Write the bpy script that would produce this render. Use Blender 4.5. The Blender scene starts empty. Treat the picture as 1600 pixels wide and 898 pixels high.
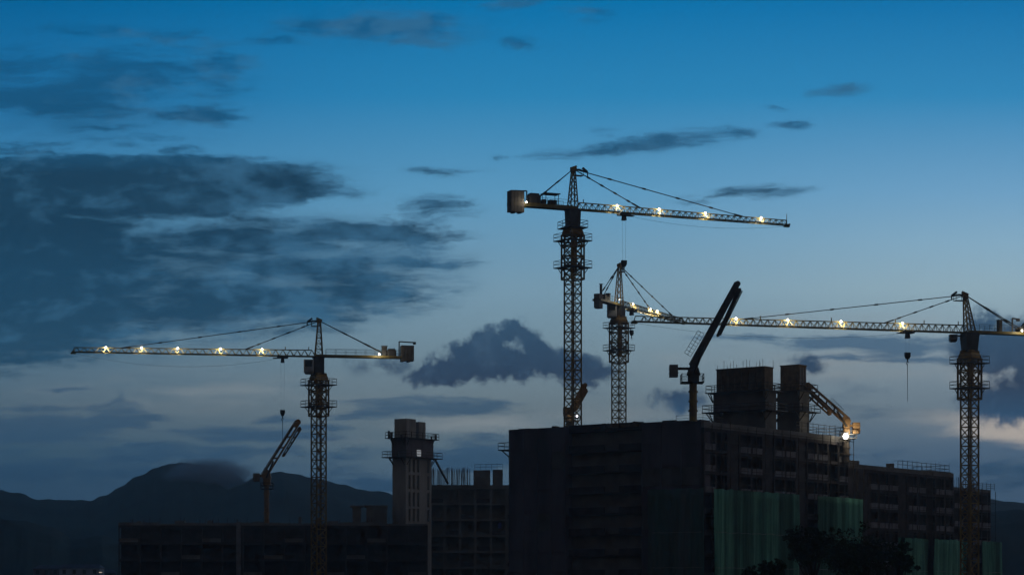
import bpy, math, random
from mathutils import noise as mn
from mathutils import Vector, Matrix
R = math.radians
HAZE = 2.2e-4
random.seed(7)
scene = bpy.context.scene
COL = scene.collection

# ------------------------------------------------------------------ survey
# camera at (0,0,2) looking along +Y with a vertical lens shift; photograph 1600 x 898, focal length 3600 px,
# horizon at row 930.  at() gives the surveyed position of a photo point that stands at distance Y.
F, CX, HY, EYE = 3600.0, 800.0, 930.0, 2.0
def at(px, py, Y):
    return Vector(((px-CX)/F*Y, Y, EYE+(HY-py)/F*Y))
def zz(py, Y): return EYE+(HY-py)/F*Y
def xx(px, Y): return (px-CX)/F*Y

# ------------------------------------------------------------------ node helpers
def srgb(r, g, b):
    def f(c):
        c /= 255.0
        return c/12.92 if c <= 0.04045 else ((c+0.055)/1.055)**2.4
    return (f(r), f(g), f(b), 1.0)

class NT:
    def __init__(s, tree): s.t = tree; s.n = tree.nodes; s.l = tree.links
    def put(s, sock, v):
        if isinstance(v, E): s.l.new(v.s, sock)
        elif isinstance(v, bpy.types.NodeSocket): s.l.new(v, sock)
        else: sock.default_value = v
    def math(s, op, *a, clamp=False):
        n = s.n.new('ShaderNodeMath'); n.operation = op; n.use_clamp = clamp
        for i, v in enumerate(a): s.put(n.inputs[i], v)
        return E(s, n.outputs[0])
    def vmath(s, op, *a, out=0):
        n = s.n.new('ShaderNodeVectorMath'); n.operation = op
        for i, v in enumerate(a): s.put(n.inputs[i], v)
        return E(s, n.outputs[out])
    def smooth(s, v, a, b, c=0.0, d=1.0):
        n = s.n.new('ShaderNodeMapRange'); n.interpolation_type = 'SMOOTHSTEP'
        s.put(n.inputs['Value'], v)
        for k, x in zip(('From Min', 'From Max', 'To Min', 'To Max'), (a, b, c, d)): n.inputs[k].default_value = x
        return E(s, n.outputs[0])
    def noise(s, vec, scale, detail=5, rough=0.55, col=False, dist=0.0, flat=False):
        n = s.n.new('ShaderNodeTexNoise'); n.noise_dimensions = '2D' if flat else '3D'; s.put(n.inputs['Vector'], vec)
        n.inputs['Scale'].default_value = scale; n.inputs['Detail'].default_value = detail
        n.inputs['Roughness'].default_value = rough; n.inputs['Distortion'].default_value = dist
        return E(s, n.outputs['Color' if col else 'Fac'])
    def ramp(s, fac, stops):
        n = s.n.new('ShaderNodeValToRGB'); s.put(n.inputs[0], fac)
        e = n.color_ramp.elements
        while len(e) > 1: e.remove(e[-1])
        e[0].position, e[0].color = stops[0]
        for p, c in stops[1:]:
            q = e.new(p); q.color = c
        return E(s, n.outputs[0])
    def mix(s, f, a, b):
        n = s.n.new('ShaderNodeMix'); n.data_type = 'RGBA'
        s.put(n.inputs[0], f); s.put(n.inputs[6], a); s.put(n.inputs[7], b)
        return E(s, n.outputs[2])
    def comb(s, x, y, z=0.0):
        n = s.n.new('ShaderNodeCombineXYZ')
        for i, v in enumerate((x, y, z)): s.put(n.inputs[i], v)
        return E(s, n.outputs[0])
class E:
    def __init__(s, nt, sock): s.nt = nt; s.s = sock
    def __add__(s, o): return s.nt.math('ADD', s, o)
    def __sub__(s, o): return s.nt.math('SUBTRACT', s, o)
    def __mul__(s, o): return s.nt.math('MULTIPLY', s, o)
    def __truediv__(s, o): return s.nt.math('DIVIDE', s, o)
    def __rsub__(s, o): return s.nt.math('SUBTRACT', o, s)
    __radd__ = __add__; __rmul__ = __mul__

# ------------------------------------------------------------------ sky
world = bpy.data.worlds.new('World'); scene.world = world; world.use_nodes = True
wt = world.node_tree; wt.nodes.clear(); T = NT(wt)
tc = wt.nodes.new('ShaderNodeTexCoord')
sep = wt.nodes.new('ShaderNodeSeparateXYZ'); wt.links.new(tc.outputs['Generated'], sep.inputs[0])
dx, dy, dz = (E(T, o) for o in sep.outputs)
yc = T.math('MAXIMUM', dy, 0.25)
# bearing / elevation on a plane 36 units ahead, in units that make the frame 16 x 9
PX = (dx/yc)*36.0 + 8.0
PY = 9.3 - (dz/yc)*36.0
def px_ramp(cols):
    pos = [0.0]; st = []
    # fac = (PY+3)/13
    for py, c in cols: st.append(((py/100+3)/13, srgb(*c)))
    return st
fac = (PY+3.0)/13.0
L_ = T.ramp(fac, px_ramp([(-300,(0,50,90)),(0,(0,94,146)),(150,(30,112,165)),(300,(66,130,170)),(450,(80,126,156)),(550,(80,112,134)),(640,(84,106,122)),(700,(54,86,110)),(760,(44,76,104)),(930,(38,62,88))]))
M_ = T.ramp(fac, px_ramp([(-300,(0,60,105)),(0,(0,110,166)),(150,(40,128,178)),(300,(90,150,188)),(450,(119,154,175)),(550,(116,141,155)),(640,(106,123,133)),(700,(92,114,128)),(760,(74,102,126)),(930,(56,80,106))]))
R_ = T.ramp(fac, px_ramp([(-300,(0,60,105)),(0,(14,110,166)),(150,(48,132,182)),(300,(110,160,196)),(380,(134,172,196)),(450,(146,174,188)),(550,(132,150,162)),(640,(108,126,140)),(700,(80,104,128)),(760,(66,92,118)),(930,(54,78,104))]))
base = T.mix(T.smooth(PX, -1.0, 8.5), L_, M_)
base = T.mix(T.smooth(PX, 8.0, 16.5), base, R_)

vec = T.comb(PX, PY, 0.0)
w1 = T.noise(T.vmath('MULTIPLY', vec, (0.9, 1.9, 1.0)), 1.0, 4, 0.6, col=True, flat=True)
warp = T.vmath('MULTIPLY', T.vmath('SUBTRACT', w1, (0.5, 0.5, 0.5)), (0.85, 0.19, 0.0))
pv = T.vmath('ADD', vec, warp)
w2 = T.noise(vec, 3.2, 4, 0.62, col=True, flat=True)
pv2 = T.vmath('ADD', vec, T.vmath('MULTIPLY', T.vmath('SUBTRACT', w2, (0.5, 0.5, 0.5)), (0.42, 0.36, 0.0)))
streak = T.noise(T.vmath('MULTIPLY', pv, (0.55, 3.6, 1.0)), 1.15, 6, 0.64, flat=True)
fine = T.noise(T.vmath('MULTIPLY', pv, (1.2, 3.6, 1.0)), 2.6, 5, 0.66, flat=True)
billow = T.noise(vec, 2.3, 6, 0.64, flat=True)

def blobs(v, lst):
    tot = None
    for b in lst:
        x, y, rx, ry = b[:4]; rot = b[4] if len(b) > 4 else 0; w = b[5] if len(b) > 5 else 1.0
        x /= 100; y /= 100; rx /= 100; ry /= 100
        if rot:
            c_, s_ = math.cos(R(rot)), math.sin(R(rot))
            q1 = T.vmath('DOT_PRODUCT', v, (c_/rx, s_/rx, 0), out=1) - (x*c_+y*s_)/rx
            q2 = T.vmath('DOT_PRODUCT', v, (-s_/ry, c_/ry, 0), out=1) - (-x*s_+y*c_)/ry
            ln = T.math('SQRT', T.math('MULTIPLY_ADD', q1, q1, q2*q2))
        else:
            ln = T.vmath('LENGTH', T.vmath('MULTIPLY_ADD', v, (1/rx, 1/ry, 0), (-x/rx, -y/ry, 0)), out=1)
        g = T.math('MULTIPLY_ADD', ln, -w, w)
        tot = g if tot is None else T.math('MAXIMUM', tot, g)
    return T.math('MAXIMUM', tot, 0.0)

strat = blobs(pv, [
    (570,42,200,30,-2,1.25), (650,50,95,38,8,1.35), (440,62,110,16,0,1.0),(790,4,100,16,0,.7),
    (200,110,270,60,4,1.05), (130,125,120,40,0,1.1), (80,158,260,34,2,1.35), (320,178,95,30,4,1.15), (280,62,140,26,0,.9), (110,48,160,22,0,.9),
    (180,202,110,16,0,.85), (40,235,140,22,0,.95), (120,244,70,16,0,.9), (285,235,75,18,0,.9), (0,105,150,50,0,1.0), (330,100,120,34,0,.8), (230,215,160,30,0,.6),
    (180,291,440,62,0,3.6), (410,272,170,30,0,1.2), (0,312,240,66,0,2.8), (0,350,190,60,0,2.4),
    (-10,440,320,165,0,3.2), (120,480,330,110,0,1.5), (60,370,150,60,0,1.2),
    (400,372,320,44,2,1.35), (600,366,190,44,0,1.3), (480,412,320,24,0,1.4), (360,470,380,72,0,1.5), (560,452,210,66,0,1.3), (640,411,150,14,0,1.25), (230,380,160,40,0,.9),
    (690,268,110,13,-3,.8), (1030,221,170,22,-7,1.25), (920,238,130,16,-4,1.05), (1165,208,60,16,0,1.05), (1230,195,50,16,0,1.0), (935,207,40,14,0,.55),
    (1310,142,65,20,-10,.85), (1205,168,34,10,0,.6), (920,18,65,24,0,.95), (812,70,50,24,0,.85), (865,72,40,10,0,.45), (785,245,34,10,0,.6),
    (1150,303,170,20,-4,.8), (680,326,110,30,0,.9), (640,445,100,24,0,.8),
])
low = blobs(pv, [
    (680,636,230,22,0,1.1), (560,648,120,14,0,1.0), (500,668,90,14,0,.9), (760,632,120,14,0,.9),
    (750,712,170,44,0,1.0), (640,700,150,30,0,.6), (560,712,140,40,0,.7),
    (60,670,260,60,0,1.0), (170,655,120,36,0,1.0), (178,625,22,52,30,.7), (400,682,220,22,0,1.2), (320,708,420,40,0,.8), (440,656,80,12,0,.9), (240,651,90,12,0,.8),
    (245,588,80,8,0,.55), (130,607,90,8,0,.6), (560,752,140,30,0,1.1), (100,735,320,50,0,.8),
    (1330,536,260,20,0,1.15), (1420,542,140,26,0,1.2), (1180,528,150,12,0,.85), (1440,562,130,12,0,.9), (1290,560,120,12,0,.6),
    (1100,540,120,10,0,.5), (1280,612,260,44,0,.42), (1400,655,300,44,0,.35), (1300,730,420,70,0,.5), (1560,735,160,50,0,.7),
    (470,600,130,12,0,.5), (900,610,240,20,0,.3),
])
cum = blobs(pv2, [
    (775,568,130,42,0,1.6), (806,520,44,30,10,1.5), (826,535,40,34,0,1.2), (880,572,130,34,8,1.5), (698,580,80,30,-8,1.8), (745,553,80,44,-30,1.8), (845,550,60,30,20,1.3),
    (600,568,90,34,0,.62),
    (1560,548,110,62,0,1.4), (1600,545,140,70,0,1.4), (1535,508,46,32,0,1.2), (1580,628,110,50,0,1.4), (1640,610,150,80,0,1.4),
    (1062,626,64,30,0,1.0), (1260,568,40,24,0,1.0), (1600,738,60,24,0,.9),
])
# flatten the cumulus bases: density falls away under row 605
d_str = T.smooth(strat + (streak-0.5)*2.1*T.math('MINIMUM', strat*2.5, 1.0) + (fine-0.5)*0.8*T.math('MINIMUM', strat*2.5, 1.0), 0.12, 1.05)
d_low = T.smooth(low + (streak-0.5)*1.7*T.math('MINIMUM', low*3.0, 1.0) + (fine-0.5)*0.35, 0.20, 0.85)
d_cum = T.smooth(cum + (billow-0.5)*1.3*T.math('MINIMUM', cum*3.0, 1.0), 0.12, 0.80)

c_str = T.ramp(fac, px_ramp([(0,(0,84,130)),(120,(18,84,126)),(230,(20,72,106)),(270,(12,46,70)),(330,(16,52,77)),(420,(20,62,90)),(540,(26,68,96))]))
c_low = T.ramp(fac, px_ramp([(530,(66,98,126)),(640,(56,86,112)),(700,(46,80,110)),(760,(36,70,100)),(930,(34,60,88))]))
c_cum = T.ramp(fac, px_ramp([(490,(46,78,106)),(545,(38,66,94)),(600,(36,56,82)),(650,(42,76,108)),(760,(48,80,108))]))
dark2 = T.noise(T.vmath('MULTIPLY', vec, (0.7, 1.4, 1.0)), 1.7, 4, 0.6, flat=True)
c_str = T.mix(T.smooth(T.math('ADD', dark2, T.smooth(PX, 0.5, 6.5, -0.12, 0.10)), 0.36, 0.74, 0.0, 0.5), c_str, srgb(62,114,150))
c_cum = T.mix(T.smooth(billow, 0.48, 0.78, 0.0, 0.35), c_cum, srgb(70,98,124))

# broad pale streaks of lit air low over the site
lite = blobs(pv, [(1580,672,190,34,4,1.4), (1480,655,160,26,0,.8), (1300,570,260,46,0,.7), (1000,650,260,30,0,.55), (760,662,200,22,0,1.0), (560,690,200,20,0,.4),
                  (1050,560,200,50,0,.3), (1250,505,400,30,0,.4), (1540,590,90,26,0,.7), (330,610,420,60,0,.45)])
d_lite = T.smooth(lite + (streak-0.5)*1.1*T.math('MINIMUM', lite*3.0, 1.0), 0.05, 1.1)
warmth = T.smooth(PX, 13.6, 16.0)
c_lite = T.mix(warmth, srgb(138,147,152), srgb(190,180,170))
sky = T.mix(d_lite*0.9, base, c_lite)
sky = T.mix(T.math('MULTIPLY', d_low, 0.86, clamp=True), sky, c_low)
veil = blobs(pv, [(330,425,480,125,0,2.0), (120,420,330,170,0,1.5), (140,150,360,110,0,1.0), (560,400,220,80,0,1.0), (440,285,200,50,0,.8), (600,40,260,50,0,.8), (1030,224,230,34,-7,.6)])
d_veil = T.smooth(veil + (streak-0.5)*0.8*T.math('MINIMUM', veil*2.0, 1.0), 0.05, 1.0)
sky = T.mix(T.math('MULTIPLY', d_veil, 0.62), sky, c_str)
sky = T.mix(T.math('MULTIPLY', d_str, 0.90, clamp=True), sky, c_str)
sky = T.mix(T.math('MULTIPLY', d_cum, 0.95, clamp=True), sky, c_cum)

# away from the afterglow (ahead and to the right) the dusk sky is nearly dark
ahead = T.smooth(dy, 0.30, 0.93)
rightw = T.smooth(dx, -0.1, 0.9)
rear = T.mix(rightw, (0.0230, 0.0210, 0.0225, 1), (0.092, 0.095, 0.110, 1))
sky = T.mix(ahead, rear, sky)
# the air above 35 degrees darkens towards the zenith
sky = T.mix(T.smooth(dz, 0.30, 0.75), sky, (0.004, 0.012, 0.030, 1))
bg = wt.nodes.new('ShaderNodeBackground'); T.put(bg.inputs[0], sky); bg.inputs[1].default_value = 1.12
nish = wt.nodes.new('ShaderNodeTexSky'); nish.sky_type = 'NISHITA'; nish.sun_disc = False
SUN_EL, SUN_AZ = 2.0, 72.0                    # degrees above the horizon / clockwise from straight ahead (+Y)
nish.sun_elevation = R(SUN_EL); nish.sun_rotation = R(SUN_AZ)
bg2 = wt.nodes.new('ShaderNodeBackground'); wt.links.new(nish.outputs[0], bg2.inputs[0]); bg2.inputs[1].default_value = 0.0015
ad = wt.nodes.new('ShaderNodeAddShader'); wo = wt.nodes.new('ShaderNodeOutputWorld')
wt.links.new(bg.outputs[0], ad.inputs[0]); wt.links.new(bg2.outputs[0], ad.inputs[1]); wt.links.new(ad.outputs[0], wo.inputs[0])

sl = bpy.data.lights.new('afterglow_sun', 'SUN'); sl.energy = 0.035; sl.angle = R(12); sl.color = (1.0, 0.80, 0.62)
so = bpy.data.objects.new('afterglow_sun', sl); COL.objects.link(so)
sd = Vector((math.sin(R(SUN_AZ))*math.cos(R(SUN_EL)), math.cos(R(SUN_AZ))*math.cos(R(SUN_EL)), math.sin(R(SUN_EL+4))))
so.rotation_euler = sd.to_track_quat('Z', 'Y').to_euler(); so.location = (300, 200, 200)

# ------------------------------------------------------------------ materials
MATS = {}
def material(name, col, col2=None, scale=1.0, rough=0.8, metal=0.0, bump=0.0, detail=6, stretch=(1, 1, 1), spec=0.4, thr=(0.35, 0.65), trans=False):
    m = bpy.data.materials.new(name); m.use_nodes = True; t = NT(m.node_tree)
    b = m.node_tree.nodes['Principled BSDF']
    b.inputs['Roughness'].default_value = rough; b.inputs['Metallic'].default_value = metal
    b.inputs['Specular IOR Level'].default_value = spec
    g = m.node_tree.nodes.new('ShaderNodeNewGeometry')
    v = t.vmath('MULTIPLY', g.outputs['Position'], stretch)
    n = t.noise(v, scale, detail, 0.6)
    c2 = col2 or tuple(c*0.6 for c in col)
    t.put(b.inputs['Base Color'], t.mix(t.smooth(n, *thr), (*col, 1), (*c2, 1)))
    if bump:
        bn = m.node_tree.nodes.new('ShaderNodeBump'); bn.inputs['Strength'].default_value = bump; bn.inputs['Distance'].default_value = 0.1
        t.put(bn.inputs['Height'], t.noise(v, scale*3, 5)); m.node_tree.links.new(bn.outputs[0], b.inputs['Normal'])
    MATS[name] = m
    return m
def emitter(name, col, s):
    m = bpy.data.materials.new(name); m.use_nodes = True; b = m.node_tree.nodes['Principled BSDF']
    b.inputs['Base Color'].default_value = (*col, 1); b.inputs['Emission Color'].default_value = (*col, 1); b.inputs['Emission Strength'].default_value = s
    return m
M_concrete = material('concrete', (0.30, 0.28, 0.26), (0.20, 0.19, 0.18), 0.35, 0.9, bump=0.3)
M_board = material('formed_concrete', (0.52, 0.50, 0.47), (0.38, 0.36, 0.34), 0.5, 0.9, stretch=(1, 1, 0.3), bump=0.2)
M_sheet = material('dark_sheeting', (0.22, 0.20, 0.235), (0.14, 0.13, 0.15), 0.3, 0.85, stretch=(1, 1, 0.25))
M_sheet2 = material('faded_sheeting', (0.235, 0.215, 0.245), (0.15, 0.14, 0.165), 0.3, 0.85, stretch=(1, 1, 0.25))
M_sheet3 = material('patched_sheeting', (0.22, 0.21, 0.20), (0.15, 0.14, 0.13), 0.4, 0.9)
M_block = material('blockwork', (0.125, 0.11, 0.115), (0.08, 0.073, 0.076), 0.6, 0.95, bump=0.3)
M_pale = material('plastered_parapet', (0.36, 0.345, 0.37), (0.24, 0.23, 0.25), 0.8, 0.9)
M_steel = material('scaffold_steel', (0.12, 0.11, 0.10), (0.08, 0.06, 0.04), 1.0, 0.6, 0.2)
M_crane = material('crane_paint', (0.42, 0.27, 0.07), (0.25, 0.15, 0.05), 0.7, 0.55)
M_jib = material('jib_paint', (0.30, 0.235, 0.075), (0.19, 0.14, 0.05), 0.7, 0.5)
M_dark = material('machinery_grey', (0.11, 0.11, 0.12), (0.07, 0.07, 0.075), 0.8, 0.6)
M_cab = material('cab_grey', (0.40, 0.42, 0.46), (0.30, 0.31, 0.34), 1.5, 0.5)
M_cw = material('counterweight_concrete', (0.34, 0.30, 0.27), (0.22, 0.20, 0.18), 0.9, 0.9)
M_rope = material('steel_rope', (0.05, 0.05, 0.05), (0.04, 0.04, 0.04), 1.0, 0.6, 0.3)
M_glass = material('cab_glass', (0.03, 0.04, 0.05), (0.02, 0.03, 0.04), 1.0, 0.08, 0.0, spec=0.8)
M_orange = material('boom_orange', (0.46, 0.27, 0.12), (0.28, 0.165, 0.08), 0.9, 0.5)
M_boom = material('boom_grey', (0.16, 0.13, 0.11), (0.09, 0.075, 0.065), 0.8, 0.6)
M_ply = material('plywood_formwork', (0.30, 0.21, 0.13), (0.17, 0.12, 0.08), 1.2, 0.85)
M_rust = material('rusty_rebar', (0.22, 0.12, 0.07), (0.15, 0.08, 0.05), 2.0, 0.9)
M_tarp = material('tarpaulin', (0.08, 0.08, 0.07), (0.05, 0.05, 0.045), 0.8, 0.8, bump=0.5)
M_bark = material('bark', (0.09, 0.07, 0.05), (0.05, 0.04, 0.03), 3.0, 0.95)
M_leaf = material('foliage', (0.08, 0.11, 0.055), (0.045, 0.065, 0.035), 0.9, 0.8)
M_ground = material('bare_earth', (0.14, 0.12, 0.09), (0.07, 0.08, 0.05), 0.02, 0.95, bump=0.4)
M_hill = material('wooded_slope', (0.05, 0.07, 0.055), (0.03, 0.045, 0.035), 0.012, 0.95)
M_wall = material('house_wall', (0.40, 0.44, 0.52), (0.30, 0.33, 0.40), 0.4, 0.9)
M_roof = material('house_roof', (0.16, 0.16, 0.22), (0.10, 0.10, 0.15), 0.6, 0.8)
M_lens = emitter('lamp_lens', (1.0, 0.95, 0.82), 9.0)
M_lens_small = emitter('lamp_lens_cool', (0.85, 0.80, 1.0), 4.0)
M_lit = emitter('lit_window', (1.0, 0.75, 0.45), 0.5)
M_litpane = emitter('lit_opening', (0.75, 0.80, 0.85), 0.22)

# green debris netting: folds are geometry, the green varies in long vertical runs
def net_material():
    m = bpy.data.materials.new('green_netting'); m.use_nodes = True; t = NT(m.node_tree)
    b = m.node_tree.nodes['Principled BSDF']; b.inputs['Roughness'].default_value = 0.9; b.inputs['Specular IOR Level'].default_value = 0.1
    g = m.node_tree.nodes.new('ShaderNodeNewGeometry')
    n = t.noise(t.vmath('MULTIPLY', g.outputs['Position'], (1.0, 1.0, 0.035)), 0.85, 6, 0.7)
    n2 = t.noise(g.outputs['Position'], 0.25, 4, 0.6)
    n3 = t.noise(t.vmath('MULTIPLY', g.outputs['Position'], (1.0, 1.0, 0.02)), 0.22, 3, 0.5)
    c = t.mix(t.smooth(n, 0.32, 0.68), (0.08, 0.25, 0.175, 1), (0.27, 0.64, 0.45, 1))
    c = t.mix(t.smooth(n2, 0.45, 0.7, 0.0, 0.5), c, (0.08, 0.17, 0.14, 1))
    c = t.mix(t.smooth(n3, 0.42, 0.62, 0.0, 0.75), c, (0.035, 0.07, 0.06, 1))
    t.put(b.inputs['Base Color'], c)
    return m
M_net = net_material()
M_net_shaded = material('shaded_netting', (0.10, 0.19, 0.155), (0.16, 0.20, 0.19), 0.4, 0.95, stretch=(1, 1, 0.1))  # same net, with the left face's shade painted in as a duller green
M_tie = material('tie_rope', (0.5, 0.52, 0.5), (0.3, 0.33, 0.3), 1.0, 0.9)

# ------------------------------------------------------------------ mesh helpers
class MB:
    def __init__(s): s.v = []; s.f = []
    def prism(s, pts_a, pts_b):
        n = len(pts_a); i = len(s.v); s.v += [tuple(p) for p in pts_a] + [tuple(p) for p in pts_b]
        s.f.append(tuple(range(i+n-1, i-1, -1))); s.f.append(tuple(range(i+n, i+2*n)))
        for k in range(n):
            s.f.append((i+k, i+(k+1) % n, i+n+(k+1) % n, i+n+k))
        return s
    def bar(s, a, b, w, w2=None, h=None):
        a = Vector(a); b = Vector(b); d = b-a
        if d.length < 1e-6: return s
        d.normalize(); up = Vector((0, 0, 1)) if abs(d.z) < 0.95 else Vector((0, 1, 0))
        x = d.cross(up).normalized(); y = x.cross(d).normalized()
        h = h or w; k = (w2 or w)/w
        A = [a+x*(sx*w/2)+y*(sy*h/2) for sx, sy in ((-1, -1), (1, -1), (1, 1), (-1, 1))]
        B = [b+x*(sx*w*k/2)+y*(sy*h*k/2) for sx, sy in ((-1, -1), (1, -1), (1, 1), (-1, 1))]
        return s.prism(A, B)
    def tube(s, a, b, r, r2=None, n=10):
        a = Vector(a); b = Vector(b); d = (b-a).normalized(); up = Vector((0, 0, 1)) if abs(d.z) < 0.95 else Vector((0, 1, 0))
        x = d.cross(up).normalized(); y = x.cross(d).normalized(); r2 = r if r2 is None else r2
        c = [(math.cos(2*math.pi*k/n), math.sin(2*math.pi*k/n)) for k in range(n)]
        return s.prism([a+x*(p*r)+y*(q*r) for p, q in c], [b+x*(p*r2)+y*(q*r2) for p, q in c])
    def box(s, c, hx, hy, z0, z1, u=(1, 0), taper=1.0, bev=0.0):
        u = Vector((u[0], u[1], 0)).normalized(); n = Vector((-u.y, u.x, 0)); c = Vector((c[0], c[1], 0))
        def ring(z, k):
            X, Y = hx*k, hy*k
            if bev:
                q = [(-X+bev, -Y), (X-bev, -Y), (X, -Y+bev), (X, Y-bev), (X-bev, Y), (-X+bev, Y), (-X, Y-bev), (-X, -Y+bev)]
            else: q = [(-X, -Y), (X, -Y), (X, Y), (-X, Y)]
            return [c+u*p+n*r+Vector((0, 0, z)) for p, r in q]
        return s.prism(ring(z0, 1.0), ring(z1, taper))
    def build(s, name, mat, parent=None, loc=(0, 0, 0), smooth=False):
        me = bpy.data.meshes.new(name); L = Vector(loc)
        me.from_pydata([tuple(Vector(p)-L) for p in s.v], [], s.f); me.materials.append(mat); me.update()
        o = bpy.data.objects.new(name, me); COL.objects.link(o)
        if parent is not None: o.parent = parent
        if smooth:
            for p in me.polygons: p.use_smooth = True
        o['_l'] = 0; del o['_l']
        if parent is None: o.location = L
        return o
def pieces(m, name, mat, parent, loc, nv=8):
    """every bar of m becomes a part of its own"""
    for i in range(0, len(m.v), nv):
        q = MB(); q.v = m.v[i:i+nv]; q.f = [tuple(k-i for k in f) for f in m.f if i <= f[0] < i+nv]; q.build(name, mat, parent, loc)
def root(name, loc, label, cat, group=None):
    o = bpy.data.objects.new(name, None); COL.objects.link(o); o.location = loc; o.empty_display_size = 1
    o['label'] = label; o['category'] = cat
    if group: o['group'] = group
    return o
def tag(o, label=None, cat=None, group=None, kind=None):
    for k, v in (('label', label), ('category', cat), ('group', group), ('kind', kind)):
        if v: o[k] = v
    return o

def platform(parent, c, u, hx, hy, z, loc, hole=0.0, name='working_platform', deck=M_dark, rail_h=1.05, rw=0.07):
    """deck with a guard rail all round; hole = half-size of the opening for a mast"""
    u = Vector((u[0], u[1], 0)).normalized(); n = Vector((-u.y, u.x, 0)); C = Vector((c[0], c[1], 0))
    m = MB()
    if hole:
        for sg in (-1, 1):
            q = C+n*(sg*(hy+hole)/2); m.box(q, hx, (hy-hole)/2, z-0.14, z, u)
            q = C+u*(sg*(hx+hole)/2); m.box(q, (hx-hole)/2, hole-0.004, z-0.136, z-0.004, u)
    else: m.box(C, hx, hy, z-0.14, z, u)
    d = m.build(name, deck, parent, loc)
    r = MB(); cs = [C+u*(a*hx*.98)+n*(b*hy*.98) for a, b in ((-1, -1), (1, -1), (1, 1), (-1, 1))]
    for i in range(4):
        a, b = cs[i], cs[(i+1) % 4]
        for h in (rail_h, rail_h*.5):
            r.bar(a+Vector((0, 0, z+h)), b+Vector((0, 0, z+h)), rw)
        k = max(1, int((b-a).length/1.5))
        for j in range(k):
            p = a.lerp(b, j/k); r.bar(p+Vector((0, 0, z-.1)), p+Vector((0, 0, z+rail_h)), rw)
    r.build('guard_rail', M_steel, d, loc)
    return d

def lattice(m, C, u, half, z0, z1, step, lw, bw):
    u = Vector((u[0], u[1], 0)).normalized(); n = Vector((-u.y, u.x, 0)); C = Vector((C[0], C[1], 0))
    cs = [C+u*(a*half)+n*(b*half) for a, b in ((-1, -1), (1, -1), (1, 1), (-1, 1))]
    for c in cs: m.bar(c+Vector((0, 0, z0)), c+Vector((0, 0, z1)), lw)
    k = max(1, round((z1-z0)/step)); h = (z1-z0)/k
    for j in range(k+1):
        z = z0+j*h
        for i in range(4):
            a, b = cs[i], cs[(i+1) % 4]
            m.bar(a+Vector((0, 0, z)), b+Vector((0, 0, z)), bw)
            if j < k:
                mid = (a+b)/2
                if j % 2 == 0:
                    m.bar(a+Vector((0, 0, z)), b+Vector((0, 0, z+h)), bw)
                else:
                    m.bar(b+Vector((0, 0, z)), a+Vector((0, 0, z+h)), bw)

def lamp_light(name, p, loc, parent, W, col=(1.0, 0.90, 0.66), rad=0.15):
    l = bpy.data.lights.new(name, 'POINT'); l.energy = W; l.color = col; l.shadow_soft_size = rad
    o = bpy.data.objects.new(name, l); COL.objects.link(o); o.parent = parent; o.location = Vector(p)-Vector(loc)

def floodlight(parent, p, loc, u, size=0.32, W=300, lens=None, beam=(0, -.55, -.45)):
    """bracket + housing + glowing lens + the light it throws"""
    p = Vector(p); h = MB(); u = Vector(u).normalized()
    h.box(p, size*.9, size*.45, p.z+size*.9, p.z+size*1.15, u)
    h.bar(p+u*size*.9+Vector((0, 0, -size*1.2)), p+u*size*.9+Vector((0, 0, size)), .06)
    h.bar(p-u*size*.9+Vector((0, 0, -size*1.2)), p-u*size*.9+Vector((0, 0, size)), .06)
    f = h.build('floodlight', M_dark, parent, loc)
    e = MB(); rings = [(0.0, -1.0), (.7, -.7), (1.0, 0), (.7, .7), (0.0, 1.0)]
    e.tube(p-Vector((0, 0, size*.75)), p, size*.45, size*.8, 10); e.tube(p, p+Vector((0, 0, size*.7)), size*.8, size*.45, 10)
    e.build('lamp_lens', lens or M_lens, f, loc)
    lamp_light('floodlight_beam', p+Vector(beam), loc, f, W)
    return f

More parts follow.
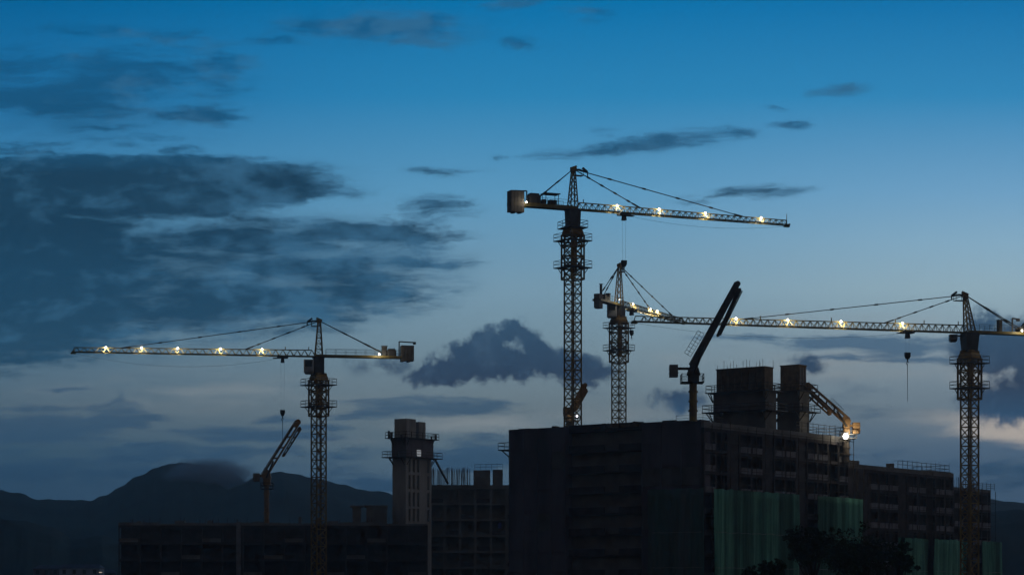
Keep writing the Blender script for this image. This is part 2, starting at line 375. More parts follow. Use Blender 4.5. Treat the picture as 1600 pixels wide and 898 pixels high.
# ------------------------------------------------------------------ tower cranes
def tower_crane(c):
    px, Y = c['px'], c['Y']
    base = Vector((xx(px, Y), Y, 0)); t = root('tower_crane', base, c['label'], 'tower crane', 'tower cranes over the building site')
    myaw = R(c['mast_yaw']); mu = Vector((math.cos(myaw), math.sin(myaw), 0)); half = c['half']
    d = Vector((math.cos(R(c['yaw'])), math.sin(R(c['yaw'])), 0)); n = Vector((-d.y, d.x, 0)); C = Vector((base.x, base.y, 0))
    U = Vector((0, 0, 1))
    zf = lambda py: zz(py, Y)
    zj = zf(c['jib'])            # underside of the jib
    # mast
    m = MB(); zc0, zc1 = zf(c['cage'][1]), zf(c['cage'][0])
    lattice(m, C, mu, half, 0, zc1+.3, c.get('step', 1.55), .25, .13); m.build('mast', M_crane, t, base)
    lad = MB(); q = C+mu*(half*.35)
    for s in (-.25, .25): lad.bar(q+mu*s, q+mu*s+U*zc1, .08)
    for k in range(int(zc1/.6)): lad.bar(q-mu*.25+U*(k*.6), q+mu*.25+U*(k*.6), .05)
    lad.build('ladder', M_steel, t, base)
    # climbing cage
    m = MB(); hc = half+.32; lattice(m, C, mu, hc, zc0, zc1-.9, 1.9, .3, .16)
    m.box(C, hc*.97, hc*.97, zc1-.9, zc1-.45, mu, .98); m.box(C, hc*.95, hc*.95, zc1-.449, zc1-.1, mu, .9); m.box(C, hc*.855, hc*.855, zc1-.099, zc1+.2, mu, .75)
    m.box(C+mu*(hc*.2)+(-mu.cross(U))*hc*0, .35, .35, zc0+1.2, zc1-1.5, mu)
    m.build('climbing_cage', M_crane, t, base)
    for py in c['decks']:
        platform(t, C, mu, hc+c.get('deck_w', .95), hc+c.get('deck_w', .95), zf(py), base, hole=hc+.02)
        s = MB()
        for a in (-1, 1):
            for b in (-1, 1):
                s.bar(C+mu*(a*hc)+U.cross(mu)*(b*hc)+U*(zf(py)-1.1), C+mu*(a*(hc+.8))+U.cross(mu)*(b*hc)+U*(zf(py)-.12), .09)
        pieces(s, 'deck_bracket', M_steel, t, base)
    # slewing unit
    m = MB(); m.box(C, half*.95, half*.95, zc1+.2, zj-.25, d, c.get('slew_flare', 1.08)); m.box(C, half*1.1, half*1.1, zj-.25, zj-.02, d)
    m.build('slewing_unit', M_dark, t, base)
    if 'slew_deck' in c: platform(t, C, d, half+.9, half+.9, zf(c['slew_deck']), base, hole=half+.05)
    # cab
    if 'cab' in c:
        x0, x1, y0, y1, side = c['cab']; w = (x1-x0)/F*Y/2; cc = at((x0+x1)/2, 0, Y); cc = Vector((cc.x, Y+side, 0))
        m = MB(); za, zb = zf(y1), zf(y0); m.box(cc, w, w*1.1, za, zb, (1, 0), 1.0, .12); m.box(cc, w*.75, w*.8, za-.25, za-.01, (1, 0), 1.2, .1)
        cb = m.build('cab', c.get('cabmat', M_cab), t, base)
        g = MB(); g.box(cc+Vector((0, -w*1.1-.012, 0)), w*.7, .01, za+(zb-za)*.45, zb-.2, (1, 0)); g.box(cc+Vector((c.get('cabdir', -1)*(w+.012), 0, 0)), .01, w*.75, za+(zb-za)*.35, zb-.2, (1, 0))
        g.build('window', M_glass, cb, base)
        m = MB(); m.bar(Vector((cc.x, cc.y, zb-.2)), C+U*(zb-.1), .25); m.build('cab_bracket', M_dark, cb, base)
    # jib (triangular truss: one top chord, two bottom chords)
    Lj = c['jib_len']; ht, wd = c.get('jib_h', 1.15), c.get('jib_w', 1.2); st = half*.6; m = MB(); bay = c.get('bay', 1.4); nb = int((Lj-st)/bay)
    droop = c.get('rise', 0.0)
    def J(s, h, w): return C+d*s+n*w+U*(zj+h+droop*s)
    def hgt(s): return ht*(1-.30*(s/Lj))
    m.bar(J(st, 0, -wd/2), J(Lj, 0, -wd/2), .2, .16); m.bar(J(st, 0, wd/2), J(Lj, 0, wd/2), .2, .16)
    m.bar(J(st+bay/2, hgt(0), 0), J(Lj-.3, hgt(Lj), 0), .17, .14)
    for k in range(nb):
        s0 = st+k*bay; s1 = s0+bay/2; s2 = s0+bay
        for w in (-wd/2, wd/2):
            m.bar(J(s0, 0, w), J(s1, hgt(s1), 0), .085); m.bar(J(s1, hgt(s1), 0), J(s2, 0, w), .085)
        m.bar(J(s0, 0, -wd/2), J(s0, 0, wd/2), .08); m.bar(J(s0, 0, -wd/2), J(s2, 0, wd/2), .07)
    m.bar(J(Lj, 0, -wd/2-.2), J(Lj, 0, wd/2+.2), .3, None, .25); m.bar(J(Lj, 0, 0), J(Lj-.3, hgt(Lj), 0), .12)
    m.box(J(Lj-.1, 0, 0), .45, .3, zj+droop*Lj-.35, zj+droop*Lj-.05, d)
    if c.get('tip_post'): m.bar(J(Lj-.1, 0, 0), J(Lj-.1, c['tip_post'], 0), .14, .08)
    for sp in c.get('jib_posts', []): m.bar(J(sp, hgt(sp), 0), J(sp, hgt(sp)+.6, 0), .14)
    jb = m.build('jib', c.get('jibmat', M_jib), t, base)
    # counter jib
    Lc = c['cj_len']; m = MB()
    def K(s, h, w): return C-d*s+n*w+U*(zj+h)
    for w in (-.75, .75): m.bar(K(-st, .12, w), K(Lc, .12, w), .28, None, c.get('cj_h', .42))
    for k in range(int(Lc/1.6)+1): m.bar(K(k*1.6, .1, -.6), K(k*1.6, .1, .6), .14)
    m.box(K(Lc/2, 0, 0), Lc/2, .6, zj+.30, zj+.35, d)
    cj = m.build('counter_jib', M_jib, t, base)
    r = MB()
    for w in (-.85, .85):
        for h in (1.35, .85): r.bar(K(half+.3, h, w), K(Lc-2.2, h, w), .045)
        for k in range(int((Lc-3)/1.8)+1): r.bar(K(half+.3+k*1.8, .3, w), K(half+.3+k*1.8, 1.35, w), .05)
    r.build('guard_rail', M_steel, cj, base)
    # counterweight
    cwl, z0, z1 = c['cw']; m = MB(); nbk = 4
    for k in range(nbk):
        s = Lc-cwl+cwl*(k+.5)/nbk; dz_ = (.0, .12, -.05, .08)[k]
        m.box(K(s, 0, 0), cwl/nbk/2-.03, c.get('cw_w', 1.1), z0+dz_, z1-.2+dz_*.5, d)
    m.box(K(Lc-cwl/2, 0, 0), cwl/2, c.get('cw_w', 1.1)*.9, z1-.18, z1-.05, d)
    m.build('counterweight', M_cw, t, base)
    # machinery on the counter jib
    for (s, l, w, h, kind) in c['gear']:
        m = MB()
        if kind == 'winch':
            m.box(K(s, 0, 0), l/2, w/2, zj+.36, zj+.36+h*.75, d, 1.0, .08); m.box(K(s, 0, 0), l/2*.9, w/2*.9, zj+.36+h*.75, zj+.36+h, d, .8)
            m.tube(K(s-l*.8, .8, -w/2), K(s-l*.8, .8, w/2), .4); m.build('winch', M_dark, t, base)
        elif kind == 'panel':
            m.box(K(s, 0, 0), l/2, w/2, zj+.36, zj+.36+h, d); m.box(K(s, 0, 0), l/2+.08, w/2+.08, zj+.36+h, zj+.46+h, d); m.build('control_cabinet', M_dark, t, base)
        elif kind == 'canopy':
            for a in (-1, 1):
                for b in (-1, 1): m.bar(K(s+a*l*.4, .3, b*w/2), K(s+a*l*.4, h, b*w/2), .1)
            m.box(K(s, 0, 0), l/2, w/2+.2, zj+h, zj+h+.15, d); m.box(K(s-.3, 0, 0), l*.22, w*.4, zj+.36, zj+.36+h*.4, d); m.build('winch_canopy', M_dark, t, base)
        elif kind == 'davit':
            m.bar(K(s, .3, 0), K(s, h, 0), .22); m.bar(K(s, h, 0), K(s+l, h-.1, 0), .2); m.box(K(s+l, 0, 0), .25, .2, zj+h-.45, zj+h, d); m.build('service_davit', M_dark, t, base)
    # tower head
    ap = at(c['apex'][0], c['apex'][1], Y); ap = C+d*c.get('apex_off', 0)+U*ap.z; m = MB(); hb = half*.68
    feet = [C+d*(a*hb)+n*(b*hb)+U*(zj+.3) for a, b in ((-1, -1), (1, -1), (1, 1), (-1, 1))]
    tops = [ap+d*(a*.22)+n*(b*.22) for a, b in ((-1, -1), (1, -1), (1, 1), (-1, 1))]
    for a, b in zip(feet, tops): m.bar(a, b, .2)
    for k in range(6):
        f0, f1 = k/6, (k+1)/6
        for i in range(4):
            p0, p1 = feet[i].lerp(tops[i], f0), feet[(i+1) % 4].lerp(tops[(i+1) % 4], f0)
            q1 = feet[(i+1) % 4].lerp(tops[(i+1) % 4], f1); m.bar(p0, p1, .09); m.bar(p0, q1, .08)
    m.box(ap, .42, .4, ap.z-.35, ap.z+.25, d); m.bar(ap-d*.5+U*.05, ap+d*c.get('beak', .55)+U*.45, .34)
    m.build('tower_head', M_crane, t, base)
    m = MB(); pz = ap.z-(ap.z-zj)*.15; q = C+d*c.get('headdeck', 1.0)
    m.box(q, .75, .5, pz-.1, pz, d)
    for s in (-.7, .7):
        for w in (-.45, .45): m.bar(q+d*s+n*w+U*pz, q+d*s+n*w+U*(pz+.95), .07)
    for w in (-.45, .45): m.bar(q-d*.7+n*w+U*(pz+.95), q+d*.7+n*w+U*(pz+.95), .06)
    m.build('head_platform', M_steel, t, base)
    # pendants
    for s in c['pend_jib']:
        e = J(s, hgt(s), 0)
        m = MB(); m.bar(ap, e, .13, .11)
        L0 = (e-ap).length
        for k in (1, 2, 3, 4):
            p = ap.lerp(e, k/5); q = ap.lerp(e, k/5+.6/L0); m.bar(p, q, .24)
        m.bar(e, ap.lerp(e, 1-1.6/L0), .22); m.build('pendant_bar', M_rope, t, base)
    for w in (-.5, .5):
        e = K(c['pend_cj'], .5, w); m = MB(); m.bar(ap, e, .12)
        for k in (1, 2): m.bar(ap.lerp(e, k/3), ap.lerp(e, k/3+.08), .2)
        m.build('pendant_bar', M_rope, t, base)
    # lifting triangle near the apex
    m = MB(); j1 = ap.lerp(J(c['pend_jib'][-1], 1, 0), c.get('tri', 2.2)/(J(c['pend_jib'][-1], 1, 0)-ap).length)
    m.bar(ap+U*.05, j1+U*.1, .26); m.bar(j1+U*.75-d*.9, j1+U*.1, .3); m.bar(j1, j1-U*.6, .18); m.build('pendant_link', M_rope, t, base)
    # trolley, ropes, hook
    s = c['trolley']; p = J(s, -.25, 0); m = MB(); m.box(p, .95, .75, p.z-.16, p.z+.1, d)
    for a in (-.8, .8): m.tube(p+d*a-n*.8+U*.2, p+d*a+n*.8+U*.2, .16)
    m.box(p, .32, .4, p.z-.95, p.z-.16, d, .8); m.box(p+d*1.2, .5, .5, p.z-.2, p.z-.1, d); m.build('trolley', M_dark, t, base)
    hz_ = zz(c['hook'], Y+d.y*s); hk = J(s, 0, 0); hk.z = hz_
    m = MB()
    for a in (-.32, .32): m.bar(p+d*a-U*.6, hk+d*a*.8+U*.5, .022)
    m.build('hoist_rope', M_rope, t, base)
    m = MB(); m.box(hk, .42, .28, hz_, hz_+.55, d); m.box(hk, .22, .2, hz_-.5, hz_-.002, d, 1.8); m.tube(hk-U*.95, hk-U*.5, .1)
    for k in range(7):
        a0, a1 = math.pi*(k/5-.5), math.pi*((k+1)/5-.5)
        c0 = hk-U*1.15
        m.bar(c0+d*.2*math.cos(a0)+U*(.2*math.sin(a0)), c0+d*.2*math.cos(a1)+U*(.2*math.sin(a1)), .09)
    m.build('hook_block', M_rope, t, base)
    if c.get('sling'):
        m = MB(); m.bar(hk-U*1.2, hk-U*(1.2+c['sling']), .09, .05)
        m.build('sling', M_rope, t, base)
    # slack travel rope under the jib
    m = MB(); P0, P1 = J(s, -.3, 0), J(Lj-.2, -.2, 0); prev = P0
    for k in range(1, 15):
        f = k/14; q = P0.lerp(P1, f)-U*(4*c.get('sag', 1.4)*f*(1-f)); m.bar(prev, q, .03); prev = q
    m.build('travel_rope', M_rope, t, base)
    # floodlights
    for s in c['lamps']: floodlight(t, J(s, hgt(s)+.05, 0), base, d, .23, c.get('W', 190))
    for s in c.get('cj_lamps', []): floodlight(t, K(s, c.get('cjh', .8), c.get('cjside', 1)*1.35), base, d, c.get('cjl', .26), c.get('Wc', 60), beam=(0, -.9, .1))
    return t

def sfor(px, Y, base_px, baseY, yawdeg):
    """distance along a jib at which it crosses the bearing of column px"""
    d = (math.cos(R(yawdeg)), math.sin(R(yawdeg))); k = (px-CX)/F; bx = xx(base_px, baseY)
    return (k*baseY-bx)/(d[0]-k*d[1])

def yaw_to(px, Y, basepx, baseY):
    x0, x1 = xx(basepx, baseY), xx(px, Y)
    return math.degrees(math.atan2(Y-baseY, x1-x0)), math.hypot(x1-x0, Y-baseY)

# crane A: tallest, hammerhead pointing right and away
yA, lA = yaw_to(1230, 391, 895, 375); S = lambda p: sfor(p, 0, 895, 375, yA)
tower_crane(dict(px=895, Y=375, label='tallest tower crane, its lit jib reaching right above the other cranes', mast_yaw=38, half=.98, yaw=yA, jib=327, jib_len=lA,
    cage=(358, 437), decks=(376, 418), slew_deck=356, jib_h=1.15, jib_w=1.2, bay=1.15, tip_post=1.9, jib_posts=(1.9,), cj_len=11.3, cw=(2.3, zz(334, 372), zz(300, 372)), cj_h=.6,
    gear=((7.0, 2.0, 1.5, 1.7, 'winch'), (4.0, 2.8, 1.4, 2.1, 'canopy'), (8.2, 1.9, 1, 2.4, 'davit')), apex=(897, 264), apex_off=.1, pend_jib=(S(1000), S(1160)), pend_cj=7.3, tri=2.6,
    trolley=S(975), hook=412, lamps=[S(p) for p in (964, 1030, 1102, 1189)], cj_lamps=[8.85], cjside=-1, cjh=.35, cjl=.17, Wc=22, cw_w=.9, sag=1.1))
# crane C: right, long jib across the picture
yC, lC = yaw_to(990, 354.5, 1515, 370); S = lambda p: sfor(p, 0, 1515, 370, yC)
tower_crane(dict(px=1515, Y=370, label='right tower crane whose very long lit jib reaches left across the towers', mast_yaw=40, half=1.0, yaw=yC, jib=520, jib_len=lC,
    cage=(551, 624), decks=(567, 606), jib_h=1.2, jib_w=1.0, bay=1.2, jib_posts=(2.0, 8, 13, 24, 36), cj_len=14, cw=(2.6, zz(540, 374), zz(505, 374)), slew_flare=1.25,
    gear=((5.3, .6, .8, 1.8, 'panel'), (7.6, 1.0, 1, 2.6, 'davit'), (10.5, 2, 1.5, 1.6, 'winch')), apex=(1507, 461), apex_off=.8, pend_jib=(S(1382), S(1162)), pend_cj=9.5, tri=2.4, headdeck=1.9,
    trolley=S(1418), hook=556, sling=6.0, lamps=[S(p) for p in (1150, 1231, 1314, 1410)], cj_lamps=[8.6], cab=(1481, 1493, 524, 533, -1.2), cabmat=M_dark, sag=1.5, Wc=120, cjh=.5, cjl=.2, W=190))
# crane E: left
yE, lE = yaw_to(113, 407, 497.5, 415); S = lambda p: sfor(p, 0, 497.5, 415, yE)
tower_crane(dict(px=498, Y=415, label='left tower crane with five jib lamps and a pale grey cab, before the hill', mast_yaw=36, half=.97, yaw=yE, jib=557, jib_len=lE,
    cage=(586, 650), decks=(601, 635), deck_w=1.1, jib_h=1.15, jib_w=1.1, bay=1.3, jib_posts=(1.8, 6), cj_len=17.2, cw=(2.3, zz(563, 416), zz(538, 416)), slew_flare=1.0,
    gear=((11.9, .9, 1, 1.7, 'panel'), (13.2, 1.6, 1.4, 1.3, 'winch'), (14.6, 2.8, 1, 3.0, 'davit')), apex=(496, 501), apex_off=-.1, pend_jib=(S(383), S(190)), pend_cj=12.4, tri=2.2, headdeck=.6,
    trolley=S(441), hook=645, sling=4.6, lamps=[S(p) for p in (165, 221, 277, 344, 409)], cj_lamps=[10.8], cjl=.2, Wc=130, cjh=.5, cab=(476, 491, 563, 583, -1.0), sag=2.0, W=190))
# crane B: behind, jib swinging away to the right
yB, lB = 62.0, 32.0; S = lambda p: sfor(p, 0, 968, 460, yB)
tower_crane(dict(px=967, Y=460, label='foreshortened tower crane behind the main block, jib pointing away, underside lit', mast_yaw=42, half=1.0, yaw=yB, jib=478, jib_len=lB,
    cage=(497, 566), decks=(512, 547), jib_h=1.2, jib_w=1.5, bay=1.5, cj_len=10.2, cw=(1.6, zz(479, 449), zz(456, 449)), cw_w=.6,
    gear=((6.8, 1.2, 1.0, 1.2, 'winch'), (8.2, .4, .4, 3.0, 'panel'), (5.0, .6, .8, 1.5, 'panel')), apex=(970, 414), apex_off=.3, pend_jib=(15, 26), pend_cj=8.8, tri=1.5,
    trolley=6.0, hook=520, lamps=[S(990), S(1017), S(1028)], cj_lamps=[2.6], cjside=-1, cjh=.9, cjl=.14, Wc=90, cab=(948, 963, 476, 496, -1.5), sag=.6, W=700))

# ------------------------------------------------------------------ site frame: the two facade directions
A_ = Vector((.602, .799, 0)); B_ = Vector((-.799, .602, 0)); P0 = Vector((27.25, 327, 0))
def G(t, s, z=0.0): return P0+A_*t+B_*s+Vector((0, 0, z))

class Build:
    """a block in a local frame: t along direction a, s along direction b"""
    def __init__(s, P, a, b): s.P = Vector(P); s.a = Vector(a); s.b = Vector(b)
    def p(s, t, q, z=0.0): return s.P+s.a*t+s.b*q+Vector((0, 0, z))
    def block(s, m, t0, t1, s0, s1, z0, z1):
        cs = [s.p(t0, s0), s.p(t1, s0), s.p(t1, s1), s.p(t0, s1)]
        return m.prism([c+Vector((0, 0, z0)) for c in cs], [c+Vector((0, 0, z1)) for c in cs])

def facade(bl, parent, loc, L, zt, zb, storey, bays, wall_mat, sill_mat, depth_dir='s', open_h=1.55, sill_h=1.0, pier=.5, off=0.0, skip=lambda i, j: False, room=2.2, along='t', start=0.0, closed=lambda i, j: False):
    """framed facade along t (face at s=off) or along s (face at t=off): piers, beams, set-back rooms; sill panels are parts"""
    def blk(m, l0, l1, d0, d1, z0, z1):
        if along == 't': bl.block(m, start+l0, start+l1, off+d0, off+d1, z0, z1)
        else: bl.block(m, off+d0, off+d1, start+l0, start+l1, z0, z1)
    n = int(round((zt-zb)/storey)); bw = L/bays
    w = MB()
    for j in range(bays+1):
        x = j*bw; a, b = (max(0, x-pier/2), min(L, x+pier/2)); blk(w, a, b, 0, .45, zb, zt)
    for i in range(n):
        z0 = zb+i*storey; z1 = z0+storey
        for j in range(bays):
            a, b = j*bw+(pier/2), (j+1)*bw-(pier/2)
            blk(w, a, b, .03, .42, z1-.45, z1)
            if closed(i, j): blk(w, a, b, .12, .4, z0, z1-.45)
    o = w.build('wall', wall_mat, parent, loc)
    r = MB(); blk(r, .2, L-.2, room, room+.3, zb, zt-.05); r.build('inner_wall', wall_mat, parent, loc)
    for i in range(n):
        z0 = zb+i*storey; f = MB(); blk(f, .3, L-.3, .46, room-.01, z0-.12, z0+.1); f.build('floor_slab', wall_mat, parent, loc)
        for j in range(bays):
            if skip(i, j) or closed(i, j): continue
            a, b = j*bw+pier/2+.01, (j+1)*bw-pier/2-.01
            q = MB(); blk(q, a, b, -.06, .3, z0+.003, z0+sill_h); blk(q, a, b, -.14, -.062, z0+sill_h-.12, z0+sill_h); q.build('sill_panel', sill_mat, parent, loc)
    return o

site = Build(P0, A_, B_)
# --- main block
loc = P0.copy()
g1 = root('apartment_block', loc, 'tallest unfinished concrete block in the centre, two lift cores on its roof', 'building', 'unfinished concrete buildings')
ZT = 26.75
m = MB(); site.block(m, 2.55, 42.0, 2.55, 34.4, 0, ZT-.6); m.build('core_mass', M_concrete, g1, loc)
random.seed(3)
facade(site, g1, loc, 42.3, ZT-.9, ZT-.9-8*3.05, 3.05, 13, M_block, M_pale, skip=lambda i, j: j in (1, 2, 5, 8, 11), room=2.2, closed=lambda i, j: j in (2, 5, 8), sill_h=.85)
m = MB(); site.block(m, 0, 42.3, 0, .5, ZT-.898, ZT); site.block(m, 41.9, 42.3, .5, 12, 0, ZT); m.build('parapet', M_concrete, g1, loc)
# left face: sheeted end block, recessed middle, sheeted far block
def sheeted(name, s0, s1, t0, z1, pan):
    w = MB(); site.block(w, t0, t0+2.5, s0, s1, 0, z1); o = w.build('wall', M_sheet, g1, loc)
    q = MB(); nn = int((s1-s0)/2.6)
    for k in range(nn+1):
        s_ = s0+(s1-s0)*k/nn; site.block(q, t0-.09, t0-.002, max(s0, s_-.06), min(s1, s_+.06), 0, z1)
    rr = random.Random(int(s0*7)+3)
    for i in range(9):
        zt_ = z1-.55-i*3.05; zb_ = max(.1, zt_-2.72)
        if zt_ < .5: continue
        for k in range(nn):
            a_ = s0+(s1-s0)*k/nn+.08; b_ = s0+(s1-s0)*(k+1)/nn-.08
            if rr.random() < .12: continue
            p_ = MB(); d0 = t0-rr.uniform(.02, .07); d1 = t0-rr.uniform(.02, .07)
            c1, c2, c3, c4 = site.p(d0, a_), site.p(d1, b_), site.p(t0-.003, b_), site.p(t0-.003, a_)
            p_.prism([c+Vector((0, 0, zb_+rr.uniform(0, .25))) for c in (c1, c2, c3, c4)], [c+Vector((0, 0, zt_)) for c in (c1, c2, c3, c4)])
            p_.build('sheet_panel', (M_sheet, M_sheet2, M_sheet3)[rr.choice((0, 0, 1, 1, 2))], o, loc)
    for i in range(9):
        z = z1-.25-i*3.05
        if z > .5 and i % 2 == 0: site.block(q, t0-.12, t0-.092, s0, s1, z-.14, z)
    q.build('cover_strip', M_sheet, o, loc)
sheeted('a', .5, 10.6, 0.0, 27.0, 4); sheeted('b', 24.0, 34.5, -.2, 27.0, 4)
w = MB(); site.block(w, 1.4, 2.5, 10.6, 24.0, 0, 26.5); w.build('recessed_wall', M_concrete, g1, loc)
for i in range(8):
    z = 26.3-i*3.05
    w = MB(); site.block(w, .5, 1.39, 10.65, 23.95, z-.25, z); site.block(w, .5, .62, 10.65, 15, z+.002, z+.9); site.block(w, .5, .62, 17.5, 23.95, z+.002, z+.9); w.build('balcony', M_block, g1, loc)
m = MB(); site.block(m, .3, 2.4, 11.5, 14.5, 26.52, 26.95); site.block(m, .8, 2.3, 20.8, 23.5, 26.52, 26.9); site.block(m, .4, 1.2, 12, 12.5, 26.951, 27.3); site.block(m, .4, 2, 18.4, 19.6, 26.52, 26.75); site.block(m, .5, 1, 5.2, 7.4, 27.0, 27.18); site.block(m, .4, 1.4, 26.3, 27.0, 27.0, 27.25); site.block(m, .4, .9, 31, 33.2, 27.0, 27.12); site.block(m, .6, 2.4, 15.2, 16.6, 26.52, 27.2); pieces(m, 'roof_upstand', M_ply, g1, loc)
# --- lift cores
def core(t0, t1, s0, s1, zt, zsh, shrink=.35, mat=M_concrete, light=False):
    w = MB(); site.block(w, t0, t1, s0, s1, ZT-.7, zsh); c_ = w.build('lift_core', mat, g1, loc)
    w = MB(); site.block(w, t0+shrink, t1-shrink, s0+shrink, s1-shrink, zsh+.01, zt); site.block(w, t0+shrink-.1, t1-shrink+.1, s0+shrink-.1, s1-shrink+.1, zt, zt+.12)
    for k in range(int((s1-s0)/1.2)):
        s_ = s0+shrink+.4+k*1.2; site.block(w, t0+shrink-.08, t0+shrink-.005, s_, s_+.12, zsh+.3, zt-.1)
    w.build('formwork', M_ply if not light else M_board, c_, loc)
    return c_
cI = core(22, 25.2, 3.0, 12.2, zz(575, 349), zz(611, 349))
cJ = core(34, 37.0, 4.0, 8.0, zz(571, 358), zz(612, 358))
m = MB(); 
for k in range(3): site.block(m, 34.6+k*.75, 34.95+k*.75, 4.24, 4.34, zz(601, 358), zz(574, 358))
pieces(m, 'form_panel', M_pale, cJ, loc)
def core_deck(par, t0, t1, s0, s1, z, ext, parent_name='working_platform'):
    c = site.p((t0+t1)/2, (s0+s1)/2); platform(par, c, A_, (t1-t0)/2+ext, (s1-s0)/2+ext, z, loc, rw=.08)
    b = MB()
    for t in (t0-.1, t1+.1):
        for sg, s in ((-1, s0-.05), (1, s1+.05)):
            b.bar(site.p(t, s, z-1.5), site.p(t, s+sg*ext*.85, z-.15), .12); 
    for s in (s0, s1):
        for sg, t in ((-1, t0-.05), (1, t1+.05)): b.bar(site.p(t, s, z-1.5), site.p(t+sg*ext*.85, s, z-.15), .12)
    pieces(b, 'platform_bracket', M_steel, par, loc)
for z, e in ((zz(611, 349), .9), (zz(642, 349), 1.3)): core_deck(cI, 22, 25.2, 3, 12.2, z, e)
for z, e in ((zz(611, 358), 1.0), (zz(643, 358), 1.3)): core_deck(cJ, 34, 37, 4, 8, z, e)
m = MB(); random.seed(5)
for k in range(16):
    s_ = 3.2+k*.57; t_ = random.choice((22.5, 24.6)); h = random.uniform(.5, 1.4)
    m.bar(site.p(t_, s_, zz(575, 349)), site.p(t_+random.uniform(-.05, .05), s_, zz(575, 349)+h), .05)
tag(m.build('starter_bars', M_rust, cI, loc), kind='stuff')
m = MB(); site.block(m, 21.88, 21.98, 9.2, 11.8, zz(642, 349)+.05, zz(633, 349)); m.build('pale_board', M_pale, cI, loc)
# roof rail on the right of core J, and one beside core I
def rail_line(par, pts, lc, h=1.1, n=3, w=.07, step=1.6, name='guard_rail'):
    m = MB()
    for a, b in zip(pts, pts[1:]):
        a = Vector(a); b = Vector(b)
        for k in range(n): m.bar(a+Vector((0, 0, h*(k+1)/n)), b+Vector((0, 0, h*(k+1)/n)), w)
        q = max(1, int((b-a).length/step))
        for k in range(q+1):
            m.bar(a.lerp(b, k/q), a.lerp(b, k/q)+Vector((0, 0, h+random.uniform(-.05, .35))), w)
    return m.build(name, M_steel, par, lc)
rail_line(g1, [G(26.5, .3, ZT), G(41.9, .3, ZT), G(41.9, 9, ZT)], loc, 1.5)
rail_line(g1, [G(42.4, -.2, 21.9), G(44.9, -.2, 21.9)], loc, 1.2, 3)
rail_line(g1, [G(.5, 5, 26.95), G(.5, .5, 26.95), G(6, .5, 26.75)], loc, .8, 2, .04)

# --- lower wings
g2 = root('apartment_wing', G(42.4, 0), 'long lower concrete wing stepping down right of the main block', 'building', 'unfinished concrete buildings'); l2 = G(42.4, 0)
w2 = Build(G(42.35, 0), A_, B_)
m = MB(); w2.block(m, .05, 36.5, 2.55, 13, 0, 22.3); m.build('core_mass', M_concrete, g2, l2)
facade(w2, g2, l2, 36.6, 22.0, 22.0-7*3.05, 3.05, 11, M_block, M_pale, skip=lambda i, j: j in (0, 1, 5, 8), closed=lambda i, j: j in (0, 1, 5), sill_h=.85)
m = MB(); w2.block(m, 0, 36.6, 0, .5, 22.002, 22.7); w2.block(m, 29, 36.6, .5, 6, 22.002, 22.9); w2.block(m, 36.2, 36.6, .5, 12, 0, 22.69); w2.block(m, 5, 9, 3, 7, 22.3, 23.6); w2.block(m, 16.5, 17.5, 1.2, 2.2, 22.3, 23.5); m.build('parapet', M_concrete, g2, l2)
rail_line(g2, [w2.p(17, .3, 22.75), w2.p(35.5, .3, 22.75), w2.p(35.5, 7, 22.75)], l2, 1.2, 2)
g3 = root('apartment_wing', G(79.1, 0), 'short end wing at far right, its lowest roof behind the crane mast', 'building', 'unfinished concrete buildings'); l3 = G(79.1, 0)
w3 = Build(G(79.05, 0), A_, B_)
m = MB(); w3.block(m, .05, 14.2, 2.55, 12, 0, 20.0); m.build('core_mass', M_concrete, g3, l3)
facade(w3, g3, l3, 14.3, 19.9, 19.9-6*3.05, 3.05, 4, M_block, M_pale, skip=lambda i, j: j in (1,), sill_h=.85)
m = MB(); w3.block(m, 0, 14.3, 0, .5, 19.902, 20.4); w3.block(m, 13.9, 14.3, .5, 11, 0, 20.39); m.build('parapet', M_concrete, g3, l3)
rail_line(g3, [w3.p(5, .3, 20.4), w3.p(16.5, .3, 20.4)], l3, 1.0, 3)
m = MB(); random.seed(8)
for k in range(60):
    t_ = random.uniform(.5, 13); s_ = random.uniform(.6, 3); h = random.uniform(.6, 2.6)
    m.bar(w3.p(t_, s_, 20), w3.p(t_+random.uniform(-.2, .2), s_, 20.3+h), .04)
tag(m.build('starter_bars', M_rust, g3, l3), kind='stuff')

# --- scaffolding along the right faces
def scaffold(bl, L, zt, label, off=-1.1, step=2.4, lift=2.0):
    r0 = bl.p(0, off); t = root('scaffolding', r0, label, 'scaffolding', 'scaffolding on the right faces')
    n = int(L/step)
    for k in range(n+1):
        m = MB(); x = .4+k*(L-.8)/n; m.bar(bl.p(x, off, 0), bl.p(x, off, zt+random.uniform(-.6, .9)), .09)
        m.build('standard', M_steel, t, r0)
    for i in range(1, int(zt/lift)+1):
        m = MB(); z = i*lift; m.bar(bl.p(.1, off+.08, z), bl.p(L-.1, off+.08, z), .08)
        m.build('ledger', M_steel, t, r0)
    return t
random.seed(11)
scaffold(site, 42.3, 26.2, 'tall pole scaffolding up the right face of the tallest block')
scaffold(w2, 36.6, 21.6, 'pole scaffolding up the face of the long lower wing')
scaffold(w3, 14.3, 19.6, 'short pole scaffolding on the far right end wing')

